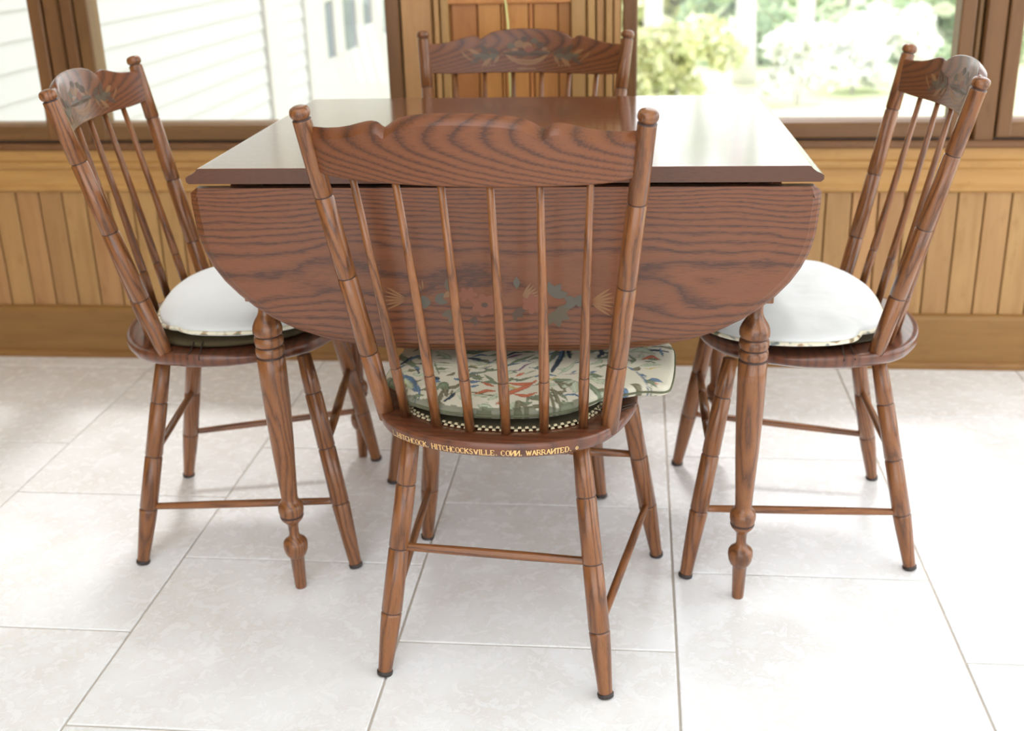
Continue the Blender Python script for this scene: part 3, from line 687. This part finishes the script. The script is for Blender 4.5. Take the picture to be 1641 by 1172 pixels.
# ------------------------------------------------------------------ cushions
COLS = {'g': (112, 122, 100), 'l': (168, 176, 152), 'b': (92, 112, 134), 'r': (178, 104, 78), 'p': (124, 100, 122), 'd': (56, 66, 78), 'o': (114, 110, 88), 'y': (186, 168, 112)}
PAT = [('g',0.0034,[0.183,0.011,0.157,0.048,0.137,0.071]),('r',0.0024,[0.187,0.017,0.176,0.032]),('d',0.0019,[0.169,0.057,0.162,0.041,0.159,0.024]),('b',0.0019,[0.159,0.04,0.151,0.023,0.138,0.027]),('b',0.0019,[0.168,0.067,0.16,0.061]),('d',0.0007,[0.153,0.06,0.135,0.078,0.126,0.097]),('b',0.0015,[0.141,0.071,0.13,0.082]),('b',0.0039,[0.155,0.096,0.137,0.113,0.117,0.148]),('l',0.0029,[0.145,0.109,0.125,0.14]),('y',0.001,[0.149,0.11,0.135,0.132]),('b',0.0015,[0.119,0.134,0.109,0.156]),('l',0.0029,[0.123,0.009,0.104,0.023,0.093,0.039]),('g',0.001,[0.116,0.035,0.094,0.037]),('g',0.001,[0.111,0.055,0.087,0.057]),('g',0.001,[0.104,0.079,0.083,0.079]),('l',0.0015,[0.109,0.067,0.084,0.066]),('l',0.001,[0.103,0.091,0.079,0.093]),('g',0.0007,[0.117,0.048,0.104,0.079,0.094,0.102]),('d',0.0024,[0.102,0.11,0.091,0.116]),('b',0.0019,[0.096,0.119,0.088,0.123]),('g',0.0034,[0.087,0.144,0.081,0.129,0.07,0.151]),('o',0.0019,[0.074,0.178,0.078,0.147]),('o',0.0019,[0.067,0.164,0.077,0.138]),('d',0.0019,[0.067,0.177,0.06,0.167,0.058,0.153]),('b',0.0015,[0.068,0.113,0.06,0.117]),('l',0.0024,[0.088,0.171,0.074,0.191]),('g',0.0015,[0.113,0.179,0.095,0.194]),('g',0.0034,[0.084,-0.015,0.063,0.009,0.039,-0.007]),('d',0.0019,[0.07,0.029,0.042,0.035]),('y',0.0007,[0.062,0.053,0.039,0.07,0.027,0.038]),('l',0.0015,[0.047,0.076,0.028,0.056]),('b',0.001,[0.034,0.05,0.027,0.038]),('p',0.0009,[0.04,0.075,0.023,0.056]),('g',0.0015,[0.052,0.097,0.031,0.084,0.021,0.068]),('g',0.0019,[0.049,0.101,0.035,0.109,0.027,0.103]),('g',0.0015,[0.028,0.093,0.009,0.114]),('g',0.0015,[0.038,0.095,0.028,0.112]),('b',0.0019,[0.045,0.124,0.03,0.117]),('b',0.0015,[0.04,0.137,0.029,0.131]),('l',0.0019,[0.035,0.159,0.004,0.164]),('r',0.0024,[0.026,0.158,0.014,0.147,0.001,0.148]),('r',0.0019,[0.023,0.121,0.005,0.133]),('r',0.0029,[-0.013,0.179,-0.02,0.152,-0.038,0.127,-0.051,0.106]),('r',0.0024,[-0.01,0.117,-0.032,0.118,-0.051,0.111]),('r',0.0024,[-0.025,0.151,-0.047,0.153,-0.057,0.142]),('y',0.0015,[-0.011,0.121,-0.026,0.133,-0.031,0.128]),('r',0.0015,[-0.02,0.092,-0.029,0.081]),('r',0.0015,[-0.008,0.18,-0.021,0.169]),('g',0.0019,[-0.007,0.101,-0.029,0.105,-0.045,0.093]),('d',0.0015,[0.011,0.016,0.001,0.001,-0.012,0.002]),('p',0.0019,[0.007,0.025,-0.002,0.014,-0.011,0.01]),('g',0.0019,[0.002,0.055,-0.012,0.033,-0.031,0.01]),('p',0.001,[-0.002,0.075,-0.02,0.072,-0.025,0.052,-0.036,0.035]),('g',0.0024,[0.016,-0.01,-0.004,-0.024]),('g',0.0015,[-0.009,-0.003,-0.029,-0.0]),('g',0.001,[-0.03,0.086,-0.044,0.071]),('o',0.0024,[-0.039,0.201,-0.039,0.171,-0.048,0.179]),('o',0.0024,[-0.039,0.186,-0.049,0.196]),('o',0.0019,[-0.049,0.174,-0.057,0.199]),('o',0.0024,[0.015,0.194,0.002,0.194,-0.01,0.201]),('l',0.0024,[0.015,0.183,-0.006,0.189]),('r',0.0012,[0.021,0.205,0.006,0.216,-0.01,0.226]),('d',0.0024,[0.014,0.225,-0.017,0.237,-0.05,0.233,-0.089,0.215]),('l',0.0015,[-0.022,0.22,-0.062,0.206]),('d',0.0015,[-0.029,0.198,-0.037,0.21]),('p',0.0015,[-0.039,0.214,-0.047,0.217]),('g',0.0019,[-0.056,0.033,-0.062,-0.005,-0.068,-0.027]),('d',0.0024,[-0.072,-0.033,-0.073,0.005,-0.069,0.043,-0.069,0.073]),('b',0.0015,[-0.071,-0.016,-0.071,0.015]),('g',0.0019,[-0.078,-0.034,-0.087,0.008]),('d',0.0015,[-0.075,-0.028,-0.087,0.013]),('l',0.0019,[-0.08,0.079,-0.093,0.043,-0.098,0.022]),('y',0.0007,[-0.069,0.109,-0.081,0.084]),('p',0.0007,[-0.084,0.078,-0.106,0.066]),('b',0.001,[-0.097,0.067,-0.104,0.056]),('o',0.0024,[-0.08,0.107,-0.09,0.113,-0.098,0.132]),('o',0.0019,[-0.091,0.142,-0.077,0.131]),('o',0.0015,[-0.074,0.138,-0.085,0.161,-0.092,0.181]),('l',0.0049,[-0.095,0.119,-0.105,0.104,-0.112,0.126]),('o',0.0012,[-0.089,0.106,-0.101,0.114,-0.106,0.099]),('o',0.001,[-0.101,0.156,-0.11,0.17]),('o',0.0015,[-0.078,0.126,-0.097,0.168,-0.104,0.18]),('l',0.0034,[-0.099,0.167,-0.113,0.157]),('y',0.001,[-0.099,0.199,-0.107,0.192]),('l',0.0024,[-0.107,0.192,-0.118,0.178]),('b',0.0015,[-0.123,0.063,-0.132,0.057]),('g',0.0029,[-0.127,0.096,-0.14,0.113,-0.15,0.121]),('l',0.0015,[-0.126,0.082,-0.149,0.093]),('g',0.001,[-0.125,0.078,-0.146,0.07]),('r',0.0024,[-0.135,0.167,-0.145,0.157,-0.157,0.146]),('g',0.0024,[-0.133,0.141,-0.147,0.135]),('d',0.0024,[-0.127,-0.037,-0.134,-0.014]),('d',0.0015,[-0.129,0.008,-0.129,-0.019]),('g',0.0029,[-0.112,-0.014,-0.116,-0.033]),('l',0.0044,[-0.175,-0.035,-0.192,-0.048,-0.21,-0.035]),('r',0.0024,[-0.195,-0.006,-0.208,-0.024,-0.218,-0.015]),('g',0.0019,[-0.173,-0.019,-0.183,0.0,-0.181,0.021]),('l',0.0024,[-0.194,0.029,-0.208,0.012,-0.223,0.005]),('y',0.0007,[-0.194,0.034,-0.208,0.032,-0.223,0.015]),('b',0.0012,[-0.177,0.037,-0.187,0.045]),('b',0.001,[-0.191,0.049,-0.204,0.067,-0.213,0.085]),('b',0.001,[-0.199,0.053,-0.207,0.062]),('b',0.001,[-0.214,0.075,-0.22,0.088,-0.216,0.098]),('r',0.0007,[-0.221,0.072,-0.225,0.078]),('y',0.0015,[-0.227,0.106,-0.232,0.1]),('b',0.001,[-0.218,-0.06,-0.224,-0.028]),('r',0.001,[-0.203,0.1,-0.206,0.113])]
M['olive'] = newmat('olive_seam', srgb(96, 98, 76), 0.9, 0.15)
def cushion(ci, pts, name, label, zc, ht, hb, plain, nseg=200, tilt=None, exp=3.0, nr=26, rim_drop=None):
    x, y, th = CH[ci][1]
    out = resample(catmull([Vector(p) for p in pts], 10), nseg)
    if area(out) < 0: out = out[::-1]
    cen = sum(out, Vector((0, 0)))/len(out)
    tilt = tilt or (lambda a, b: 0)
    em = empty(name, label, 'cushion', (x, y, 0), th, 'chair cushions')
    rings = []
    prof = [(1-(1-i/nr)**1.0) for i in range(nr+1)]
    def pt(p, rho, sgn):
        h = (1-rho**exp)**(1/exp)
        q = cen+(p-cen)*rho
        z = zc+(ht if sgn > 0 else -hb)*h + tilt(q.x, q.y)
        wr = noise.noise(Vector((q.x*16, q.y*16, ci*7.0+1)))*0.0042 + noise.noise(Vector((q.x*45, q.y*45, ci*3.0)))*0.0008
        if sgn > 0 and rho > 0.75:      # gathered wrinkles near the seam
            a = math.atan2(q.y-cen.y, q.x-cen.x); wr += 0.0010*math.sin(a*60+3*math.sin(a*7))*(rho-0.75)/0.25*(1-rho)*6
        return (q.x, q.y, z + wr*(1 if sgn > 0 else .5)*(1-rho**6))
    rho_t = [0.01]+[i/nr for i in range(1, nr-1)]+[1-0.6/nr, 1-0.2/nr, 1.0]
    for r in rho_t: rings.append([pt(p, r, 1) for p in out])
    for r in rho_t[::-1][1:]: rings.append([pt(p, r, -1) for p in out]) if (not plain or r > 0.6 or True) else None
    cov = loft('cover', rings, M['cream'] if plain else M['tapestry'], em)
    if not plain:
        me = cov.data; nv = len(me.vertices); co = np.empty(nv*3, dtype=np.float32); me.vertices.foreach_get('co', co); co = co.reshape(-1, 3)
        lin = lambda c: np.array(srgb(*c)[:3])
        col = np.tile(lin((198, 193, 174)), (nv, 1))
        rr_ = np.random.RandomState(3)
        wob = np.array([noise.noise(Vector((float(a)*70, float(b)*70, 0.3)))*0.0011 for a, b in co[:, :2]])
        def stroke(c, hw, P_):
            best = np.full(nv, 9.0)
            L = 0; segs = list(zip(P_[:-1], P_[1:])); tot = sum(math.dist(a, b) for a, b in segs)
            for a, b in segs:
                a_ = np.array(a); b_ = np.array(b); d = b_-a_; l2 = (d@d)+1e-12
                t = np.clip(((co[:, :2]-a_)@d)/l2, 0, 1); q = a_+t[:, None]*d
                dist = np.hypot(co[:, 0]-q[:, 0], co[:, 1]-q[:, 1])
                s_ = (L+t*math.sqrt(l2))/max(tot, 1e-9); w = hw*(0.35+0.9*np.sin(PI*np.clip(s_, 0.05, .95)))
                best = np.minimum(best, (dist-wob)/w); L += math.sqrt(l2)
            cc = lin(COLS[c]); ed = cc*0.45
            m2 = best < 1.0; col[m2] = cc
            if hw > 0.0014:
                m3 = (best > 0.78) & (best < 1.12); col[m3] = ed*0.6+col[m3]*0.4
                m4 = (best < 0.14); col[m4] = cc*1.25
        # the unseen rest of the cover carries the same sort of leaves
        for k in range(150):
            a = rr_.uniform(-.24, .19); b = rr_.uniform(-.18, .2)
            if b > -0.055 and a < 0.19: continue
            an = rr_.uniform(0, 6.28); ln = rr_.uniform(.01, .03)
            stroke('globlgrdy'[rr_.randint(9)], rr_.uniform(.001, .004), [(a, b), (a+ln*math.cos(an), b+ln*math.sin(an)), (a+2*ln*math.cos(an+.4), b+2*ln*math.sin(an+.4))])
        for k in range(150):
            a = rr_.uniform(-.235, .18); b = rr_.uniform(-.06, .19); an = rr_.uniform(-0.9, 0.9)+(PI if k % 2 else 0); ln = rr_.uniform(.006, .018)
            stroke('glogblgo'[k % 8], rr_.uniform(.0010, .0040), [(a, b), (a+ln*math.cos(an), b+ln*math.sin(an)), (a+1.8*ln*math.cos(an+.4), b+1.8*ln*math.sin(an+.4))])
        for c, hw, L in PAT: stroke(c, hw*1.45, list(zip(L[::2], L[1::2])))
        # lower side of the roll
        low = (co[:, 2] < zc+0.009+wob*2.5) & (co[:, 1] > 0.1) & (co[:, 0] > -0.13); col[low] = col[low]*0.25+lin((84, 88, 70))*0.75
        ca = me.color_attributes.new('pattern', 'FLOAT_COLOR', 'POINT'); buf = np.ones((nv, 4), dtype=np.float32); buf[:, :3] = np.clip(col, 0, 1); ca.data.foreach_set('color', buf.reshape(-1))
    pm = M['piping'] if plain else M['olive']
    rim = [(p.x, p.y, zc+tilt(p.x, p.y)) for p in inset(out, -0.0008)]
    tube('piping', rim, 0.0034 if plain else 0.0016, pm, em, 8, True)
    return em
pmat = newmat('floral_piping', srgb(220, 214, 190), 0.85, 0.15); Tn = NT(pmat)
nn_ = Tn.noise(Tn.coords(), 55, 1, 0.4)
Tn.put(Tn.b.inputs['Base Color'], Tn.ramp(nn_, [(0.30, srgb(120, 130, 128)), (0.40, srgb(222, 216, 194)), (0.58, srgb(224, 218, 196)), (0.66, srgb(172, 142, 112)), (0.74, srgb(120, 128, 104))]))
M['piping'] = pmat
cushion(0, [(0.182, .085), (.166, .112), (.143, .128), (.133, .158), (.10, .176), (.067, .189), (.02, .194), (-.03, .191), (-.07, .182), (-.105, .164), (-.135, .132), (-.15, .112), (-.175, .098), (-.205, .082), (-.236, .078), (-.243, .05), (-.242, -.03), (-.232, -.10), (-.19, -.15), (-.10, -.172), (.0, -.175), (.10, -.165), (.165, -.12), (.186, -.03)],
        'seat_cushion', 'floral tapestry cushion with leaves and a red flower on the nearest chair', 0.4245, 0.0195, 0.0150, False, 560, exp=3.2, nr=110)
def t1(a, b): return 0.012*max(0, min(1, (a+0.05)/0.22)) + 0.004*max(0, b/0.2)
cushion(1, [(0, .172), (.05, .170), (.10, .158), (.135, .140), (.160, .118), (.185, .095), (.196, .05), (.196, 0), (.18, -.06), (.14, -.11), (.07, -.14), (0, -.148), (-.06, -.142), (-.11, -.112), (-.148, -.06), (-.163, -.01), (-.166, .04), (-.160, .085), (-.150, .105), (-.138, .118), (-.132, .135), (-.11, .152), (-.06, .168)],
        'seat_cushion', 'plain cream cushion on the left chair, pale fabric side up', 0.431, 0.0155, 0.0105, True, 220, t1, exp=4.5)
def t2(a, b): return 0.014*max(0, min(1, (-a+0.02)/0.2)) + 0.003*max(0, b/0.2)
cushion(2, [(0, .172), (.06, .168), (.11, .152), (.132, .135), (.138, .118), (.152, .112), (.172, .098), (.186, .065), (.190, .02), (.186, -.03), (.168, -.085), (.135, -.122), (.09, -.142), (.03, -.15), (-.05, -.15), (-.12, -.12), (-.185, -.06), (-.204, 0), (-.206, .05), (-.194, .095), (-.150, .130), (-.12, .148), (-.06, .168)],
        'seat_cushion', 'plain cream cushion on the right chair, pale fabric side up', 0.4225, 0.0185, 0.0105, True, 220, t2, exp=4.0)
# mats under the cushions
def mat_under(ci, grow, label, mat, yshift=0.0, knots=False, z0=0.4036, z1=0.4095, mask=None):
    x, y, th = CH[ci][1]; o2 = inset(seat_out, grow)
    em = empty('chair_mat', label, 'mat', (x, y, 0), th, 'non-slip mats under the cushions')
    rings = [[(p.x, p.y, z0) for p in inset(o2, .002)], [(p.x, p.y, (z0+z1)/2) for p in o2], [(p.x, p.y, z1) for p in inset(o2, .002)]]
    loft('pad', rings, mat, em)
    if knots:
        v = []; f = []
        per = resample(o2, 190)
        for row, (d, z) in enumerate(((-0.0015, z0+0.0008), (0.0018, z0+0.0034))):
            lp_ = inset(per, d)
            for i, p in enumerate(lp_):
                if (i+row) % 2: continue
                t = (lp_[(i+1) % len(lp_)]-lp_[i-1]).normalized(); nrm = Vector((t.y, -t.x)); b = len(v)
                for sx_, sy_, sz_ in ((-1, -1, -1), (1, -1, -1), (1, 1, -1), (-1, 1, -1), (-.7, -.7, 1), (.7, -.7, 1), (.7, .7, 1), (-.7, .7, 1)):
                    q = p+t*sx_*0.0028+nrm*sy_*0.0016; v.append((q.x, q.y, z+sz_*0.0012))
                f += [(b, b+1, b+5, b+4), (b+1, b+2, b+6, b+5), (b+2, b+3, b+7, b+6), (b+3, b, b+4, b+7), (b+4, b+5, b+6, b+7), (b+3, b+2, b+1, b)]
        o = link('knotted_edge', mesh('knotted_edge', v, f), M['mat_cream'], em); o['kind'] = 'stuff'
    return em
M['mat_brown2'] = M['mat_brown']
mat_under(0, 0.043, 'thin mat with a knotted cream edge peeping out under the floral cushion', M['mat_dark'], knots=True, z1=0.407)
mat_under(1, 0.036, 'dark brown knitted mat under the left chair cushion', M['mat_brown'], z1=0.4125)
mat_under(2, 0.048, 'thin dark mat under the right chair cushion', M['mat_dark'], z1=0.408)
# cushion ties of the nearest chair
def ties(ci, pl, label):
    x, y, th = CH[ci][1]
    e = empty('cushion_tie', label, 'cord', (x, y, 0), th)
    for p in pl: tube('strand', p, 0.0012, M['tie'], e, 6)
ties(0, [[(-.140, .128, .412), (-.165, .118, .4045), (-.180, .100, .4045), (-.191, .085, .402)], [(-.145, .118, .414), (-.165, .105, .4045), (-.182, .088, .4046), (-.193, .07, .401)]], 'two dark cushion cords lying on the seat of the nearest chair')
ties(1, [[(-.150, .090, .412), (-.178, .092, .4045), (-.1875, .093, .402), (-.190, .094, .396)], [(-.150, .075, .412), (-.180, .074, .4045), (-.1915, .074, .401), (-.194, .074, .395)]], 'two short dark cushion cords at the near seat edge of the left chair')
ties(2, [[(.155, .098, .410), (.176, .100, .4045), (.185, .101, .402), (.189, .102, .396)], [(.160, .085, .410), (.180, .084, .4045), (.1895, .084, .401), (.193, .084, .395)]], 'two short dark cushion cords at the near seat edge of the right chair')

# ------------------------------------------------------------------ outside
GZ = -0.75
gmat = newmat('pale_lawn', srgb(176, 186, 140), 0.9, 0.1); Tg = NT(gmat)
gn = Tg.noise(Tg.coords(), 0.5, 6, 0.65)
Tg.put(Tg.b.inputs['Base Color'], Tg.ramp(gn, [(0.3, srgb(166, 180, 128)), (0.5, srgb(198, 203, 166)), (0.7, srgb(222, 224, 200))]))
box('ground', gmat, (-60, YW+0.4, GZ-0.1), (60, 90, GZ), None, 0, 'structure')
HX = -2.2
hs = empty('house', 'white clapboard house wall with small windows outside the left windows', 'building', (HX, 3.0, GZ))
M['clap'] = newmat('white_clapboard', srgb(182, 181, 180), 0.7, 0.3)
M['htrim'] = newmat('white_house_trim', srgb(186, 182, 178), 0.6, 0.3)
M['hglass'] = newmat('dim_window_pane', srgb(120, 128, 138), 0.15, 0.6)
def hbox(name, mat, lo, hi, bevel=0.0, parent=None): return box(name, mat, (lo[0]-HX, lo[1]-3.0, lo[2]-GZ), (hi[0]-HX, hi[1]-3.0, hi[2]-GZ), parent or hs, bevel)
hbox('wall_panel', M['clap'], (-4.5, 3.0, GZ), (HX-0.03, 12.0, 4.2))
def clapm(L):
    v = [(-0.03, 0, 0), (0.016, 0, 0), (0.004, 0, 0.104), (-0.03, 0, 0.104)]; v += [(a, L, c) for a, b, c in v]
    me = mesh('clapboard', v, [(0, 1, 2, 3), (7, 6, 5, 4), (0, 4, 5, 1), (1, 5, 6, 2), (2, 6, 7, 3), (3, 7, 4, 0)]); bm = bmesh.new(); bm.from_mesh(me); bmesh.ops.recalc_face_normals(bm, faces=bm.faces); bm.to_mesh(me); bm.free()
    me.materials.append(M['clap']); return me
ca_, cb_ = clapm(3.55), clapm(0.42)
for i in range(44):
    for me_, yy in ((ca_, 0.02), (cb_, 3.98)):
        o = bpy.data.objects.new('clapboard', me_); COL.objects.link(o); o.parent = hs; o.location = (0, yy, 0.03+i*0.102)
hbox('corner_board', M['htrim'], (HX-0.03, 6.60, GZ), (HX+0.03, 6.96, 4.2), 0.006)
hbox('corner_board', M['htrim'], (HX-0.03, 7.42, GZ), (HX+0.03, 7.70, 4.2), 0.006)
hbox('shading_eave', M['htrim'], (HX-0.5, 3.0, 2.3), (HX+0.55, 12.0, 2.42), 0.01)  # unseen overhang, added to keep sky light off the siding
hbox('window_frame', M['htrim'], (HX-0.03, 7.70, GZ), (HX+0.01, 12.0, 0.165), 0.004)
for a, b in ((7.70, 7.92), (8.17, 8.42), (8.84, 9.05), (9.38, 9.75), (10.1, 12.0)): hbox('window_frame', M['htrim'], (HX-0.03, a, 0.165), (HX+0.02, b, 4.2), 0.004)
hbox('window_frame', M['htrim'], (HX-0.03, 7.70, 0.56), (HX+0.015, 12.0, 4.2), 0.004)
hbox('window_frame', M['htrim'], (HX-0.03, 9.05, 0.165), (HX+0.012, 9.38, 0.30), 0.004)
for a, b in ((7.92, 8.17), (8.42, 8.84), (9.05, 9.38), (9.75, 10.1)): hbox('window_pane', M['hglass'], (HX-0.03, a, 0.16), (HX-0.005, b, 0.57))

def leafmesh(name, centers, n, size, mats, seed):
    r = np.random.RandomState(seed); V = []; F = []
    k = len(centers); cs = np.array(centers); idx = r.randint(0, k, n)
    d = r.normal(size=(n, 3)); d /= np.linalg.norm(d, axis=1)[:, None]
    p = cs[idx, :3]+d*cs[idx, 3:4]*(0.55+0.45*r.rand(n, 1))*np.array([1, 1, .75])
    a = r.normal(size=(n, 3)); a /= np.linalg.norm(a, axis=1)[:, None]; b = np.cross(a, r.normal(size=(n, 3))); b /= np.linalg.norm(b, axis=1)[:, None]
    s = size*(0.6+0.8*r.rand(n, 1))
    q = np.stack([p-a*s, p+b*s*.5, p+a*s, p-b*s*.5], 1).reshape(-1, 3)
    me = bpy.data.meshes.new(name); me.vertices.add(4*n); me.vertices.foreach_set('co', q.reshape(-1).astype(np.float32))
    me.loops.add(4*n); me.loops.foreach_set('vertex_index', np.arange(4*n, dtype=np.int32)); me.polygons.add(n)
    me.polygons.foreach_set('loop_start', np.arange(0, 4*n, 4, dtype=np.int32)); me.polygons.foreach_set('loop_total', np.full(n, 4, dtype=np.int32))
    for m_ in mats: me.materials.append(m_)
    me.polygons.foreach_set('material_index', r.randint(0, len(mats), n).astype(np.int32)); me.update(calc_edges=True)
    return me
def leafmat(n, c):
    m = newmat(n, c, 0.7, 0.2); m.node_tree.nodes['Principled BSDF'].inputs['Subsurface Weight'].default_value = 0.0; return m
LM = {'green': [leafmat('leaf_a', srgb(190, 206, 168)), leafmat('leaf_b', srgb(216, 222, 190)), leafmat('leaf_c', srgb(166, 186, 154))],
      'yellow': [leafmat('leaf_d', srgb(222, 220, 168)), leafmat('leaf_e', srgb(234, 234, 198)), leafmat('leaf_f', srgb(202, 206, 156))],
      'white': [leafmat('blossom_a', srgb(246, 246, 240)), leafmat('blossom_b', srgb(238, 240, 230))]}
M['bark'] = newmat('pale_grey_bark', srgb(214, 208, 208), 0.9, 0.1)
rt = random.Random(8)
def tree(x, y, h, kind, label, n=2600, spread=1.3, low=0.9, trunk=0.10):
    t = empty('tree', label, 'tree', (x, y, GZ), 0, 'trees beyond the right windows')
    lathe('trunk', (0, 0, 0), (rt.uniform(-.15, .15), 0, h), [(0, trunk*1.3), (.1, trunk), (1, trunk*.5)], M['bark'], t, 10)
    cs = [(rt.uniform(-spread, spread), rt.uniform(-spread, spread)*.6, low+(h-low)*rt.random(), rt.uniform(.35, .8)) for _ in range(16)]
    o = link('foliage', leafmesh('foliage', cs, n, 0.11, LM[kind], rt.randint(0, 9999)), LM[kind], t); o['kind'] = 'stuff'
spots = [(.013, 14.2, 'green'), (.052, 20.4, 'green'), (.093, 13.2, 'green'), (.103, 19.7, 'green'), (.142, 14.6, 'green'), (.185, 20.5, 'green'), (.205, 17.4, 'green'), (.24, 20.8, 'green'), (.29, 18, 'green'), (.34, 20.5, 'green')]
ORD = ['leftmost', 'second from left', 'third from left', 'fourth from left', 'fifth from left', 'sixth from left', 'fourth from right', 'third from right', 'second from right', 'rightmost']
for i, (dr, y, k) in enumerate(spots):
    x = dr*y; t = empty('tree', 'slim pale grey tree trunk, %s of those outside the right windows' % ORD[i], 'tree', (x, y, GZ), 0, 'trees beyond the right windows')
    h = rt.uniform(6.5, 8.5)
    lathe('trunk', (0, 0, 0), (rt.uniform(-.1, .1), 0, h), [(0, .15), (.1, .11), (1, .05)], M['bark'], t, 10)
    cs = [(rt.uniform(-.45, .45), rt.uniform(-.45, .45), h*rt.uniform(.62, 1.0), rt.uniform(.25, .45)) for _ in range(9)]
    o = link('foliage', leafmesh('foliage', cs, 700, 0.10, LM[k], rt.randint(0, 9999)), LM[k], t); o['kind'] = 'stuff'
ug = empty('undergrowth', kind='stuff'); ug['label'] = 'pale green woodland undergrowth filling the view beyond the right windows'; ug['category'] = 'undergrowth'
for nm, kind, n, x0, x1, y0, y1, zt_, r_ in (('foliage', 'green', 26000, -6, 15, 27, 31, 3.2, 1.1), ('foliage', 'green', 9000, -3, 12, 22.3, 25, 0.9, .7), ('foliage', 'green', 15000, 0.9, 6.2, 15.0, 16.3, 0.15, .45), ('foliage', 'yellow', 6000, -1.5, 2.2, 16.3, 18.0, 0.6, .55)):
    cs = []
    for _ in range(90):
        a = rt.uniform(x0, x1); cs.append((a, rt.uniform(y0, y1), GZ+(zt_-GZ)*rt.random()**1.2*(0.75+0.25*math.sin(a*1.7)), rt.uniform(.5, 1.0)*r_))
    o = link(nm, leafmesh(nm, cs, n, 0.15, LM[kind], rt.randint(0, 9999)), LM[kind], ug); o['kind'] = 'stuff'
def shrub(x, y, r, kind, label, n=1600, h=0.8):
    t = empty('shrub', label, 'shrub', (x, y, GZ), 0)
    cs = [(rt.uniform(-r, r)*.7, rt.uniform(-r, r)*.5, h*rt.random()*.9+.15, rt.uniform(.25, .5)*r) for _ in range(12)]
    o = link('foliage', leafmesh('foliage', cs, n, 0.06, LM[kind], rt.randint(0, 9999)), LM[kind], t); o['kind'] = 'stuff'
    for k in range(3): lathe('stem', (0, 0, 0), (rt.uniform(-.3, .3)*r, 0, h*.7), [(0, .02), (1, .01)], M['bark'], t, 6)
shrub(2.3, 12.4, 0.45, 'white', 'large white blossoming shrub on the lawn beside the right chair back', 1200, 0.6)
shrub(1.62, 11.6, 0.40, 'white', 'small white blossoming shrub on the lawn, left of the large one', 1400, 0.65)
shrub(0.45, 11.9, 0.75, 'yellow', 'low yellow-green shrub at the foot of the trees, left side of the right window', 2400, 0.7)
shrub(2.9, 13.8, 0.6, 'white', 'white blossoming shrub at the right, seen between the right chair spindles', 1500, 0.8)
